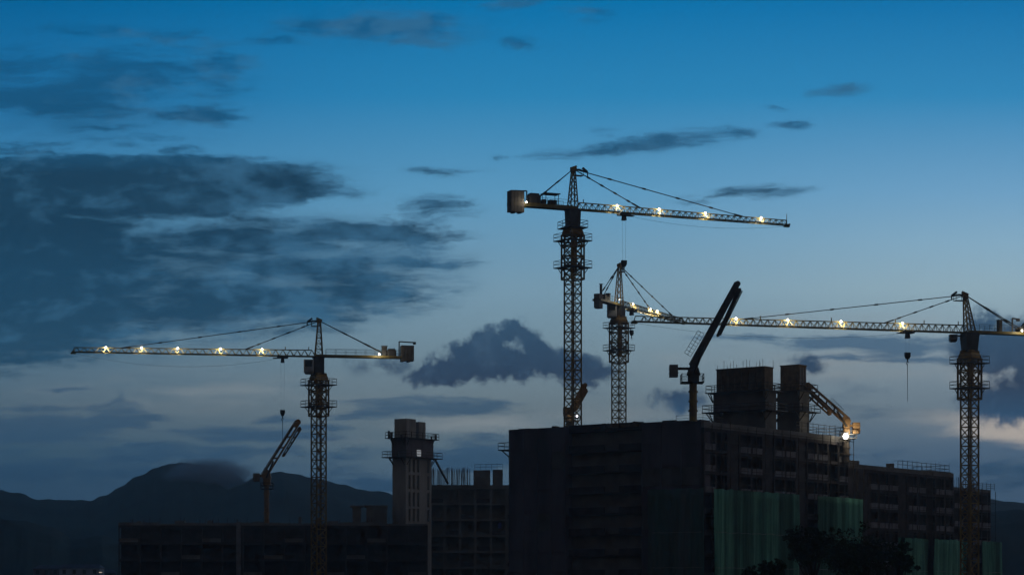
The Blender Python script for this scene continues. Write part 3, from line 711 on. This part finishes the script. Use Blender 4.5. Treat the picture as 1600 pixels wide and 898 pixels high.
# --- debris nets
def net(bl, a, b, ztop, zbot, off, label, along='t', seed=1, mat=None):
    rnd = random.Random(seed); v = []; f = []; nx = int((b-a)/.16); nz = 14
    ph = [rnd.uniform(0, 6.28) for _ in range(5)]
    for i in range(nz+1):
        for j in range(nx+1):
            x = a+(b-a)*j/nx; fz = i/nz; z = ztop+(zbot-ztop)*fz
            k = .42*mn.fractal(Vector((x*.8, fz*1.1, seed*7.3)), .9, 2.2, 4)+.10*math.sin(x*3.1+ph[0]+.8*mn.noise(Vector((x*.5, fz*2, seed))))*mn.noise(Vector((x*.3, seed, 3)))
            z += (1-fz)*(.22*mn.noise(Vector((x*.7, seed, 1)))-.05)
            o_ = off-.1+k*(.5+.5*fz)
            v.append(bl.p(x, o_, z) if along == 't' else bl.p(o_, x, z))
    for i in range(nz):
        for j in range(nx):
            q = i*(nx+1)+j; f.append((q, q+1, q+nx+2, q+nx+1))
    loc_ = bl.p(a, off) if along == 't' else bl.p(off, a)
    me = bpy.data.meshes.new('debris_net'); me.from_pydata([tuple(p-loc_) for p in v], [], f); me.materials.append(M_net)
    for p in me.polygons: p.use_smooth = True
    me.materials[0] = mat or M_net
    o = bpy.data.objects.new('debris_net', me); COL.objects.link(o); o.location = loc_
    md = o.modifiers.new('cloth', 'SOLIDIFY'); md.thickness = .02
    for zs_ in [z for z in (11.0, 6.0) if z < ztop-2]:
        q = MB(); pr = None
        for k in range(int((b-a)/1.2)+1):
            x = min(b-.05, a+.05+k*1.2); pt = bl.p(x, off-.42, zs_+rnd.uniform(-.07, .07)) if along == 't' else bl.p(off-.42, x, zs_+rnd.uniform(-.07, .07))
            if pr is not None: q.bar(pr, pt, .05)
            pr = pt
        q.build('tie_rope', M_tie, o, loc_)
    tag(o, label, 'netting', 'green debris nets')
    return o
def tfor(px, off=0.0):
    k = (px-CX)/F; p = P0+B_*off; return (k*p.y-p.x)/(A_.x-k*A_.y)
def sfor2(px, off=0.0):
    k = (px-CX)/F; p = P0+A_*off; return (k*p.y-p.x)/(B_.x-k*B_.y)
net(site, tfor(1114, -1.4), tfor(1247, -1.4), 17.2, .5, -1.4, 'largest green net, draped from mid-height right of the block corner', seed=1)
net(site, tfor(1276, -1.4), tfor(1347, -1.4), 17.2, .5, -1.4, 'second green net, behind the tree tops beside the largest net', seed=2)
net(site, tfor(1403, -1.4), tfor(1449, -1.4), 11.4, .5, -1.4, 'narrow low green net just right of the broad tree crown', seed=3)
net(site, tfor(1459, -1.4), tfor(1510, -1.4), 11.4, .5, -1.4, 'low green net just left of the right crane mast', seed=4)
net(site, tfor(1534, -1.4), tfor(1565, -1.4), 11.4, .5, -1.4, 'rightmost green net, beyond the right crane mast', seed=5)
net(site, sfor2(1100, -.9), sfor2(1013, -.9), 17.3, .5, -.9, 'shadowed green net left of the block corner', along='s', seed=6, mat=M_net_shaded)

# --- cantilever deck on the far-left edge of the main block
pc = G(1.5, 35.6); d_ = platform(g1, pc, A_, 1.6, 1.1, zz(703, 350), loc)
m = MB(); m.bar(G(.5, 34.55, zz(718, 350)), G(.5, 36.4, zz(704, 350)), .14); m.bar(G(2.5, 34.55, zz(718, 350)), G(2.5, 36.4, zz(704, 350)), .14); pieces(m, 'platform_bracket', M_steel, d_, loc)
# vent canopy on the roof
cz = Vector((xx(948, 345), 345, 26.5)); m = MB()
prev = None
prof = [(2.9, .35), (3.3, .45), (3.2, .62), (2.3, .95), (1.2, 1.15), (.3, 1.22)]
ring = lambda r, z: [cz+Vector((r*math.cos(a*math.pi/9)*(1+.05*math.sin(a*2.3)), r*.7*math.sin(a*math.pi/9), z+.06*math.sin(a*1.7))) for a in range(18)]
for (r0_, z0_), (r1_, z1_) in zip(prof, prof[1:]): m.prism(ring(r0_, z0_), ring(r1_, z1_-.001))
m.prism(ring(1.9, 0), ring(2.0, .349))
tag(m.build('tarpaulin_heap', M_tarp, None, cz), 'low domed tarpaulin heap on the roof between two crane masts', 'tarpaulin')
# bell-shaped warning lamp post by core I
q0 = G(6.5, 1.2, 26.0); m = MB(); m.bar(q0, q0+Vector((0, 0, 1.9)), .07); m.box(q0, .5, .5, q0.z-.001+.15, q0.z+.3, A_); tp = m
for z0_, r0_, z1_, r1_ in ((1.9, .12, 2.1, .28), (2.1, .28, 2.35, .28), (2.35, .28, 2.5, .1)): m.tube(q0+Vector((0, 0, z0_)), q0+Vector((0, 0, z1_)), r0_, r1_, 8)
tag(m.build('beacon_post', M_dark, None, q0), 'thin post with a round beacon left of the wide lift core', 'beacon')

# ------------------------------------------------------------------ left buildings
FR = Vector((1, .03, 0)).normalized(); FB = Vector((-.03, 1, 0)).normalized()
Yh = 425; PH = Vector((xx(185, Yh), Yh, 0)); bh = Build(PH, FR, FB); Lh = (668-185)/F*Yh
g4 = root('apartment_block', PH, 'long low unfinished block at lower left behind the left crane mast', 'building', 'unfinished concrete buildings')
zh = zz(817, Yh)
m = MB(); bh.block(m, .1, Lh-.1, 2.55, 14, 0, zh-.3); m.build('core_mass', M_concrete, g4, PH)
facade(bh, g4, PH, Lh, zh-.35, zh-.35-5*3.1, 3.1, 15, M_block, M_concrete, skip=lambda i, j: (i*3+j) % 4 != 0, sill_h=.7, pier=.4)
m = MB()
for a, b, z in ((0, 7.2, .55), (7.2, 10.3, .3), (10.3, 14.3, .5), (14.3, 22, .42), (22, 30, .5), (30, 41, .4), (41, 48.5, .6), (48.5, Lh, .3)): bh.block(m, a, b-.02, 0, .5, zh-.348, zh-.35+z)
bh.block(m, 10.2, 12.0, 1, 4, zh-.3, zh+.55); bh.block(m, 16.2, 17.0, 1, 3, zh-.3, zh+.6); bh.block(m, 24.4, 26.6, 1, 2.4, zh-.3, zh+.35); bh.block(m, 33.1, 33.6, 1, 2, zh-.3, zh+1.3); bh.block(m, 38.5, 40.4, 1, 3, zh-.3, zh+.5); bh.block(m, 3.3, 4.0, 1, 3, zh-.3, zh+.45)
bh.block(m, 43.0, 44.6, 2, 4, zh-.3, zh+3.1); bh.block(m, 42.6, 45, 1.7, 4.4, zh+3.101, zh+3.4); bh.block(m, 45.6, 49.4, 2, 6, zh-.3, zh+3.2); bh.block(m, 45.2, 49.5, 1.8, 6.2, zh+3.201, zh+3.45)
m.build('parapet', M_concrete, g4, PH)
m = MB(); bh.block(m, 21.7, 22.5, -.3, -.16, zh-11, zh+.3); m.build('hoist_track', M_pale, g4, PH)
m = MB()
for k in range(70):
    x = random.uniform(1, Lh-3); x += .6*math.sin(x*1.3); m.bar(bh.p(x, 1.5, zh-.4), bh.p(x+random.uniform(-.12, .12), 1.5, zh+random.uniform(.2, 1.25)), .06)
tag(m.build('starter_bars', M_rust, g4, PH), kind='stuff')
# middle block
Yn = 441; PN = Vector((xx(670, Yn), Yn, 0)); bn = Build(PN, FR, FB); Ln = (840-670)/F*Yn
g5 = root('apartment_block', PN, 'mid-height concrete frame block between the square tower and the tallest block', 'building', 'unfinished concrete buildings')
zn = zz(757, Yn)
m = MB(); bn.block(m, .1, Ln-.1, 2.55, 14, 0, zn-.3); m.build('core_mass', M_concrete, g5, PN)
facade(bn, g5, PN, Ln, zn-.35, zn-.35-7*3.05, 3.05, 7, M_concrete, M_block, skip=lambda i, j: (i+j*2) % 3 != 0, sill_h=.8, pier=.45)
m = MB(); bn.block(m, 0, Ln, 0, .5, zn-.348, zn); bn.block(m, -2.6, -.02, -.3, 2.5, zn-.75, zn-.35)
bn.block(m, 8.6, 11.8, 1.2, 4, zn-.3, zn+2.9); bn.block(m, 12.3, 14.2, 1.2, 4, zn-.3, zn+3.0)
m.build('parapet', M_concrete, g5, PN)
rail_line(g5, [bn.p(8.8, 1.3, zn+3.0), bn.p(14.2, 1.3, zn+3.05)], PN, 1.0, 2, .06, 1.0)
m = MB(); random.seed(21)
for k in range(120):
    x = random.uniform(.3, 8.4); dd = random.uniform(.5, 3); h = 3.1+.15*math.sin(x*2)+random.uniform(-.35, .3)
    m.bar(bn.p(x, dd, zn-.1), bn.p(x+random.uniform(-.08, .08), dd, zn+h), .05)
tag(m.build('column_rebar', M_rust, g5, PN), 'dense thicket of upright bars', kind='stuff')
m = MB(); bn.block(m, 13.3, 13.9, -.1, -.02, zn-8.3, zn-7.2); m.build('blue_sheet', material('blue_sheet', (.12, .14, .40), (.08, .10, .3), 1, .8), g5, PN)
# low link between
PL = Vector((xx(611, 424), 424, 0)); bl_ = Build(PL, FR, FB)
# square core tower: corner towards the camera
Yt = 430; PT = Vector((xx(634, Yt), Yt, 0)); bt = Build(PT, A_, B_)
g6 = root('core_tower', PT, 'freestanding square concrete tower with slot windows and two work platforms', 'tower')
zs, zm = zz(713, Yt), zz(683, Yt); ta, sb = 7.6, 3.25
# right face with real slots
m = MB(); bt.block(m, .45, ta, .0+.5, sb, 0, zs)
xs = [(.0, .55)]; slots = [(.75, 1.45), (2.0, 2.7), (3.3, 4.0), (6.3, 7.0)]
rows = [(zz(736, Yt), zz(717, Yt)), (zz(763, Yt), zz(741, Yt)), (zz(790, Yt), zz(768, Yt)), (zz(813, Yt), zz(794, Yt))]
edges = [0]+[e for s in slots for e in s]+[ta]
for k in range(0, len(edges), 2): bt.block(m, edges[k], edges[k+1], 0, .499, 0, zs-.001)
for a, b in slots:
    zc = 0
    for z0_, z1_ in sorted(rows): bt.block(m, a+.001, b-.001, .05, .498, zc, z0_); zc = z1_
    bt.block(m, a+.001, b-.001, .05, .498, zc, zs-.002)
bt.block(m, .001, .449, .5, sb, 0, zs-.001)
m.build('shaft', M_board, g6, PT)
m = MB(); bt.block(m, -.1, ta+.5, -.1, sb+.1, zs+.01, zm); m.build('upper_shaft', M_sheet, g6, PT)
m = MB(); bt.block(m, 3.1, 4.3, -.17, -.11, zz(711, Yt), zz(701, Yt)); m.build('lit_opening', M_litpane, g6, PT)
m = MB(); bt.block(m, .4, 3.2, .2, 3.1, zm+.01, zz(653, Yt)); 
for k in range(4): bt.block(m, .6+k*.7, .75+k*.7, .12, .198, zm+.1, zz(654, Yt))
m.build('formwork', M_board, g6, PT)
m = MB(); bt.block(m, 4.6, 6.6, .6, 2.7, zm+.01, zz(656, Yt)); bt.block(m, 4.9, 5.0, .52, .598, zm+.1, zz(657, Yt)); bt.block(m, 5.9, 6.0, .52, .598, zm+.1, zz(657, Yt)); m.build('formwork', M_board, g6, PT)
for z, e in ((zs, 1.35), (zm, .9)):
    c = bt.p(ta/2+.1, sb/2); pd = platform(g6, c, A_, ta/2+e+.3, sb/2+e, z, PT, rw=.08)
    b = MB()
    for t in (.3, ta): 
        for sg, s in ((-1, 0), (1, sb)): b.bar(bt.p(t, s, z-1.5), bt.p(t, s+sg*e*.8, z-.15), .12)
    for s in (.3, sb-.3):
        for sg, t in ((-1, 0), (1, ta)): b.bar(bt.p(t, s, z-1.5), bt.p(t+sg*e*.8, s, z-.15), .12)
    pieces(b, 'platform_bracket', M_steel, pd, PT)
random.seed(4); m = MB()
for k in range(14):
    t_ = random.choice((-.9, 8.2, random.uniform(0, ta))); s_ = random.uniform(-1, sb+1); z = random.choice((zs, zm)); m.box(bt.p(t_, s_), random.uniform(.1, .25), .15, z+.001, z+random.uniform(.4, 1.4), A_)
pieces(m, 'deck_prop', M_dark, g6, PT)
m = MB(); m.bar(at(680, 718, Yt+4), at(700, 755, Yt+8), .3); tag(m.build('raking_prop', M_steel, g6, PT))

# ------------------------------------------------------------------ concrete placing booms
def placing_boom(Y, label, col, turret, boom, fold, cw, deck, mat, matc, ladder=None, thick=(13, 9), foldth=8, lamp=None, lampW=190, lens=None, slot=False, zb=None, tilt=0.0):
    k = Y/F; base = Vector((xx(col[0], Y), Y, zb if zb is not None else zz(col[2], Y)))
    t = root('placing_boom', base, label, 'concrete boom', 'concrete placing booms'); U = Vector((0, 0, 1))
    def P(px, py, dy=0.0): return at(px, py, Y)+Vector((0, dy, 0))
    m = MB(); r = col[3]*k/2; m.tube(base, P(col[0], col[1]), r*1.02, r, 12)
    for q in range(4): m.tube(P(col[0], col[1]+(col[2]-col[1])*q/4), P(col[0], col[1]+(col[2]-col[1])*q/4)+U*.25, r*1.25, None, 12)
    m.build('column', matc, t, base)
    x0, x1, y0, y1 = turret; m = MB(); cc = P((x0+x1)/2, y1); w = (x1-x0)*k/2
    m.box(cc, w*.8, w*.8, zz(y1, Y), zz((y0+y1)/2, Y), (1, 0), 1.0, .1); m.box(cc, w, w*.9, zz((y0+y1)/2, Y)+.01, zz(y0, Y), (1, 0), .7, .1); m.build('turret', mat, t, base)
    def arm(a, b, w0, w1, dy):
        A, B = P(*a, dy), P(*b, dy+tilt); dv = (B-A).normalized(); nn = Vector((-dv.z, 0, dv.x)).normalized(); D = Vector((0, .38, 0)); m = MB()
        w0 *= k/2; w1 *= k/2
        r1 = lambda c, w, dd: [c-nn*w-dd, c+nn*w-dd, c+nn*w+dd, c-nn*w+dd]
        if slot:
            L = (B-A).length; g0, g1 = A+dv*L*.12, A+dv*L*.9
            m.prism(r1(A, w0, D), r1(g0, w0*.97, D))
            for sg in (-1, 1):
                m.prism([g0+nn*sg*w0*.97-D, g0+nn*sg*w0*.42-D, g0+nn*sg*w0*.42+D, g0+nn*sg*w0*.97+D][::sg], [g1+nn*sg*w1-D, g1+nn*sg*w1*.42-D, g1+nn*sg*w1*.42+D, g1+nn*sg*w1+D][::sg])
            m.prism(r1(g1, w1, D), r1(B, w1*.9, D))
            for q in range(1, 4): m.bar(g0.lerp(g1, q/4)+nn*w0*.6, g0.lerp(g1, q/4+.05)-nn*w0*.6, .25)
        else: m.prism(r1(A, w0, D), r1(B, w1, D))
        m.tube(B-Vector((0, .45, 0)), B+Vector((0, .45, 0)), w1*1.05, None, 14); m.tube(A-Vector((0, .45, 0)), A+Vector((0, .45, 0)), w0*.8, None, 12)
        # delivery pipe clamped along the arm
        m.tube(A+nn*(w0+.1)-D*1.3, B+nn*(w1+.06)-D*1.3, .09, None, 6)
        for q in range(1, 8): m.tube(A.lerp(B, q/8)+nn*(w1*.8)-D*1.3, A.lerp(B, q/8+.012)+nn*(w1*.8)-D*1.3, .2, None, 6)
        return m
    arm(boom[0], boom[1], thick[0], thick[1], -.2).build('main_boom', mat, t, base)
    arm(fold[0], fold[1], foldth, foldth*.75, .75).build('folded_boom', mat, t, base)
    m = MB(); q = P(*boom[0]).lerp(P(*boom[1]), .28); m.tube(P((x0+x1)/2, (y0+y1)/2)+Vector((0, -.8, 0)), q+Vector((0, -.8, 0)), .16); m.build('hydraulic_ram', M_steel, t, base)
    x0, x1, y0, y1 = cw; m = MB(); m.box(P((x0+x1)/2, y1), (x1-x0)*k/2, .7, zz(y1, Y), zz(y0, Y), (1, 0), 1.0, .06)
    for q in range(1, 3): m.box(P((x0+x1)/2, y1), (x1-x0)*k/2+.05, .75, zz(y0+(y1-y0)*q/3, Y)-.05, zz(y0+(y1-y0)*q/3, Y)+.05, (1, 0))
    cwo = m.build('counterweight', M_cw if lamp is None else M_orange, t, base)
    m = MB(); m.bar(P((x0+x1)/2, y0+(y1-y0)*.3), P((turret[0]+turret[1])/2, y0+(y1-y0)*.3), .35); m.build('counterweight_arm', mat, t, base)
    platform(t, P((deck[0]+deck[1])/2, 0), (1, 0), (deck[1]-deck[0])*k/2, (deck[1]-deck[0])*k/2, zz(deck[2], Y), base, hole=r*1.3, rw=.08)
    if ladder:
        (a, b) = ladder; A, B = P(*a, -.3), P(*b, -.3); m = MB(); dv = (B-A).normalized(); nn = Vector((-dv.z, 0, dv.x)).normalized()*1.0
        m.bar(A, B, .05); m.bar(A+nn, B+nn, .05); m.bar(A+nn*.5+Vector((0, .5, 0)), B+nn*.5+Vector((0, .5, 0)), .05)
        for q in range(8): m.bar(A.lerp(B, q/7), A.lerp(B, q/7)+nn, .05)
        m.build('ladder_cage', M_steel, t, base)
    if lamp: floodlight(t, at(lamp[0], lamp[1], Y)+Vector((0, -1.6, 0)), base, (1, 0, 0), lamp[2], lampW, lens=lens, beam=(.9, -.5, .3) if lamp[2] > .3 else (0, -.5, 0))
    return t
placing_boom(318, 'tall dark placing boom folded at its tip, left of the wide lift core', (1083, 598, 658, 12), (1073, 1094, 574, 598), ((1082, 573), (1152, 444)), ((1156, 452), (1123, 522)), (1046, 1059, 570, 589), (1064, 1099, 597),
    M_boom, M_crane, ladder=((1079, 557), (1100, 522)), thick=(11, 8.5), foldth=7, slot=False)
placing_boom(359, 'orange placing boom leaning left to the narrow lift core, floodlight at its foot', (1322, 678, 722, 11), (1316, 1329, 655, 679), ((1324, 658), (1262, 602)), ((1258, 609), (1297, 645)), (1332, 1343, 660, 677), (1313, 1337, 684),
    M_orange, M_boom, ladder=((1318, 640), (1300, 622)), thick=(12, 9), foldth=8, lamp=(1319, 682, .55), lampW=250, slot=True)
placing_boom(420, 'rusty orange placing boom standing on the long low block, before the hill', (416.5, 757, 817, 8), (410, 424, 736, 757), ((413, 744), (466, 659)), ((468, 668), (442, 711)), (396, 406, 739, 752), (408, 427, 763),
    M_orange, M_orange, thick=(9, 8), foldth=5, slot=True)
placing_boom(386, 'small placing boom seen through the lattice of the tallest crane mast', (889, 655, 672, 9), (884, 896, 640, 656), ((890, 650), (914, 602)), ((916, 608), (899, 640)), (880, 886, 636, 650), (881, 903, 657),
    M_orange, M_boom, thick=(9, 7), foldth=5, lamp=(901, 651, .2), lampW=30, lens=M_lens_small)

# ------------------------------------------------------------------ trees
def tree(px, pytop, Y, wpx, label, seed, n=5200, lobes=9):
    rnd = random.Random(seed); zt = zz(pytop, Y); W = wpx/F*Y/2; base = Vector((xx(px, Y), Y, 0))
    t = root('broadleaf_tree', base, label, 'tree', 'dark trees in front of the nets'); U = Vector((0, 0, 1))
    tr = MB(); prev = Vector((base.x, base.y, 0)); r = .28
    H = zt*.62; pts = [prev]
    for k in range(1, 6):
        q = Vector((base.x+rnd.uniform(-.25, .25), base.y+rnd.uniform(-.25, .25), H*k/5)); tr.tube(prev, q, r, r*.82, 9); prev = q; r *= .82; pts.append(q)
    cl = []
    for k in range(lobes):
        a = rnd.uniform(0, 6.28); rr = W*rnd.uniform(.25, .85); hz = zt-W*.3-rnd.uniform(.0, .55)*zt*.5
        if k == 0: rr, hz = W*.15, zt-W*.28
        c = Vector((base.x+rr*math.cos(a), base.y+rr*math.sin(a), hz)); s = rnd.uniform(.28, .5)*W; cl.append((c, s))
        st = pts[rnd.randrange(2, 6)]; mid = st.lerp(c, .5)+U*rnd.uniform(-.1, .4)
        tr.tube(st, mid, .1, .07, 6); tr.tube(mid, c, .07, .03, 6)
        for q in range(4):
            e = c+Vector((rnd.gauss(0, 1), rnd.gauss(0, 1), rnd.gauss(0, .8))).normalized()*s*rnd.uniform(.9, 1.6); tr.tube(c, e, .03, .012, 4); cl.append((e, s*.42))
    tr.build('trunk', M_bark, t, base)
    v = []; f = []
    tot = sum(s*s for c, s in cl)
    for c, s in cl:
        for _ in range(int(n*s*s/tot)):
            dv = Vector((rnd.gauss(0, 1), rnd.gauss(0, 1), rnd.gauss(0, 1))).normalized()*s*(rnd.random()**.45)*rnd.uniform(.85, 1.2); dv.z *= .8
            p = c+dv; a = Vector((rnd.gauss(0, 1), rnd.gauss(0, 1), rnd.gauss(0, .6))).normalized(); b = a.cross(Vector((rnd.random(), rnd.random(), rnd.random()))).normalized()
            l = rnd.uniform(.10, .2); w = l*.5; i = len(v)
            v += [tuple(p-a*l-base), tuple(p+b*w-base), tuple(p+a*l-base), tuple(p-b*w-base)]; f.append((i, i+1, i+2, i+3))
    me = bpy.data.meshes.new('crown'); me.from_pydata(v, [], f); me.materials.append(M_leaf); o = bpy.data.objects.new('crown', me); COL.objects.link(o); o.parent = t
    return t
tree(1268, 820, 240, 76, 'tall narrow tree between the two largest green nets', 1, 5200, 13)
tree(1352, 834, 230, 120, 'broad dark tree spreading before the second green net', 2, 7500, 20)
tree(1408, 846, 236, 50, 'thin leafy tree at the right edge of the broad crown', 5, 3200, 7)
tree(1190, 878, 225, 62, 'low tree crown just showing before the largest green net', 3, 3600, 9)

# ------------------------------------------------------------------ far houses
def house(px, pytop, Y, w, dpt, label, seed, wall, lit=False):
    x = xx(px, Y); z = zz(pytop, Y); base = Vector((x, Y, 0)); u = Vector((math.cos(R(seed*9-8)), math.sin(R(seed*9-8)), 0)); n = Vector((-u.y, u.x, 0))
    t = root('house', base, label, 'house', 'far houses at the foot of the hill')
    m = MB(); m.box(base, w/2, dpt/2, 0, z-1.2, u); m.build('wall', wall, t, base)
    m = MB(); A = [base+u*(a*(w/2+.4))+n*(b*(dpt/2+.4))+Vector((0, 0, z-1.19)) for a, b in ((-1, -1), (1, -1), (1, 1), (-1, 1))]
    B = [base+u*(a*(w/2-.6))+n*(b*.3)+Vector((0, 0, z)) for a, b in ((-1, -1), (1, -1), (1, 1), (-1, 1))]; m.prism(A, B); m.build('roof', M_roof, t, base)
    k = max(2, int(w/2.6))
    for fl in range(3):
        for j in range(k):
            q = base-n*(dpt/2+.03)+u*((j+.5)/k-.5)*w; zc = z-2.9-fl*2.9
            m = MB(); m.box(q, .5, .04, zc, zc+1.3, u); m.build('window', M_lit if (lit and fl == 1 and j == 1) else M_glass, t, base)
    return t
house(87, 882, 700, 11, 9, 'dull mauve house at lower left, left of the bluish one', 0, material('mauve_wall', (.22, .20, .24), (.16, .15, .18), .4, .9))
house(128, 881, 690, 12, 9, 'bluish pale house at lower left near the long block', 1, M_wall)
house(158, 889, 720, 9, 8, 'small dim house with one lit window, beside the long block', 2, material('dim_wall', (.16, .17, .22), (.12, .13, .16), .4, .9), True)
# one street lamp down there
q = Vector((xx(150, 660), 660, 0)); t = root('street_lamp', q, 'tiny lit street lamp below the hill at lower left', 'street lamp')
m = MB(); m.tube(q, q+Vector((0, 0, 8.4)), .12, .07, 8); m.build('post', M_steel, t, q)
m = MB(); m.bar(q+Vector((0, 0, 8.4)), q+Vector((1.2, 0, 8.7)), .09); m.build('arm', M_steel, t, q)
m = MB(); m.box(q+Vector((1.3, 0, 0)), .42, .2, 8.62, 8.8, (1, 0)); m.build('lamp_head', emitter('street_lens', (1, .8, .6), .6), t, q)

# ------------------------------------------------------------------ ground and hills
m = MB(); m.v = [(-9000, -400, 0), (9000, -400, 0), (9000, 9500, 0), (-9000, 9500, 0)]; m.f = [(0, 1, 2, 3)]
tag(m.build('ground', M_ground), kind='structure')
from mathutils import noise as mn
def hills(name, prof, Yr, back, front, seed, rough=3.0, ext=0.0, nx=520):
    """ridge with surveyed skyline; slopes fall towards and away from the viewer"""
    prof = sorted(prof); x0, x1 = prof[0][0], prof[-1][0]; v = []; f = []; ny = 34
    def hp(px):
        for (a, ya), (b, yb) in zip(prof, prof[1:]):
            if a <= px <= b:
                u = (px-a)/(b-a); u = u*u*(3-2*u)*.5+u*.5; return ya+(yb-ya)*u
        return prof[-1][1]
    for j in range(ny+1):
        w = j/ny; Y = Yr-front+(front+back)*w
        for i in range(nx+1):
            px = x0+(x1-x0)*i/nx; X = xx(px, Y); H = zz(hp(px), Yr)
            dd = (Y-Yr)/(front if Y < Yr else back); s = max(0.0, 1-abs(dd)**1.25)
            wob = mn.noise(Vector((X*.009+seed, Y*.009, 0)))*.08*(1-s)*s*4
            n1 = mn.fractal(Vector((X*.06, Y*.06, seed)), 1.0, 2.1, 5)
            v.append((X, Y, max(-3, H*max(0, s+wob)-2*(1-s)+n1*rough*min(1, s*2)-rough*.4)))
    for j in range(ny):
        for i in range(nx):
            q = j*(nx+1)+i; f.append((q, q+1, q+nx+2, q+nx+1))
    me = bpy.data.meshes.new(name); me.from_pydata(v, [], f); me.materials.append(M_hill)
    for p in me.polygons: p.use_smooth = True
    o = bpy.data.objects.new(name, me); COL.objects.link(o); tag(o, kind='structure'); return o
hills('hills', [(-700, 840), (-300, 790), (-120, 758), (0, 764), (30, 768), (60, 777), (110, 780), (140, 781), (165, 772), (190, 757), (215, 742), (240, 731), (262, 724), (285, 721), (310, 722), (335, 729), (360, 740), (385, 752),
                (420, 770), (460, 790), (560, 820), (700, 840)], 1750, 550, 700, 1.0, 2.4)
hills('hills', [(100, 860), (250, 812), (340, 770), (380, 752), (400, 744), (425, 737), (442, 735), (470, 740), (500, 747), (540, 756), (580, 764), (620, 772), (760, 790), (900, 800), (1100, 810), (1300, 800), (1450, 785), (1540, 778), (1570, 781), (1620, 786), (1900, 780), (2300, 800)], 1600, 450, 600, 5.0, 2.0, nx=700)
hills('hills', [(-500, 800), (-100, 802), (0, 806), (40, 810), (80, 822), (110, 840), (160, 834), (200, 850), (300, 880), (420, 900)], 980, 170, 240, 9.0, 2.0)
hills('hills', [(1380, 900), (1480, 830), (1540, 795), (1600, 792), (1700, 800), (2000, 830)], 900, 150, 250, 13.0, 2.0)

# cloud resting on the summit
def cloud(name, c, r, dens, label):
    bm_v = []; bm_f = []; nu, nv = 24, 12
    me = bpy.data.meshes.new(name)
    for i in range(nv+1):
        th = math.pi*i/nv
        for j in range(nu): bm_v.append((r[0]*math.sin(th)*math.cos(2*math.pi*j/nu), r[1]*math.sin(th)*math.sin(2*math.pi*j/nu), r[2]*math.cos(th)))
    for i in range(nv):
        for j in range(nu): bm_f.append((i*nu+j, (i+1)*nu+j, (i+1)*nu+(j+1) % nu, i*nu+(j+1) % nu))
    me.from_pydata(bm_v, [], bm_f); o = bpy.data.objects.new(name, me); COL.objects.link(o); o.location = c
    mt = bpy.data.materials.new(name); mt.use_nodes = True; t = NT(mt.node_tree); mt.node_tree.nodes.clear()
    out = mt.node_tree.nodes.new('ShaderNodeOutputMaterial'); pv_ = mt.node_tree.nodes.new('ShaderNodeVolumePrincipled'); tc_ = mt.node_tree.nodes.new('ShaderNodeTexCoord')
    nrm = t.vmath('DIVIDE', E(t, tc_.outputs['Object']), r); ln = t.vmath('LENGTH', nrm, out=1)
    ns = t.noise(t.vmath('MULTIPLY', nrm, (1.6, 1.6, 1.0)), 1.3, 3, .5)
    dn = t.smooth(t.math('SUBTRACT', 1.0, ln)+(ns-.5)*.5, .0, .75)
    t.put(pv_.inputs['Density'], dn*dens); pv_.inputs['Color'].default_value = (.82, .88, .95, 1); pv_.inputs['Anisotropy'].default_value = 0.3
    mt.node_tree.links.new(pv_.outputs[0], out.inputs['Volume']); me.materials.append(mt); mt.cycles.volume_step_rate = 1.0
    tag(o, label, 'cloud', None, 'stuff'); return o
cloud('mountain_cloud', at(326, 744, 1560), (36, 48, 14.5), .085, 'soft cloud cap resting over the summit')

# evening haze: one even volume round the camera and the site
m = MB(); m.box((0, 1150), 1500, 1250, -4, 122)
hz = m.build('haze', M_ground); hz.data.materials.clear()
hm = bpy.data.materials.new('haze'); hm.use_nodes = True; ht_ = hm.node_tree; ht_.nodes.clear()
ho = ht_.nodes.new('ShaderNodeOutputMaterial'); hv = ht_.nodes.new('ShaderNodeVolumePrincipled')
hv.inputs['Density'].default_value = HAZE; hv.inputs['Anisotropy'].default_value = 0.55; hv.inputs['Color'].default_value = (.95, .94, .93, 1)
ht_.links.new(hv.outputs[0], ho.inputs['Volume']); hz.data.materials.append(hm); tag(hz, kind='stuff')

# ------------------------------------------------------------------ camera and output
cam = bpy.data.cameras.new('camera'); co = bpy.data.objects.new('camera', cam); COL.objects.link(co); scene.camera = co
co.location = (0, 0, EYE); co.rotation_euler = (R(90), 0, 0)
cam.sensor_width = 36; cam.lens = 36*F/1600; cam.shift_y = (HY-449)/1600; cam.clip_start = .5; cam.clip_end = 30000
vs = scene.view_settings; vs.view_transform = 'Standard'; vs.look = 'None'; vs.exposure = 0; vs.gamma = 1; vs.use_curve_mapping = False
scene.cycles.max_bounces = 3; scene.cycles.volume_bounces = 1
scene.cycles.use_adaptive_sampling = True; scene.cycles.adaptive_threshold = 0.02; scene.cycles.adaptive_min_samples = 12
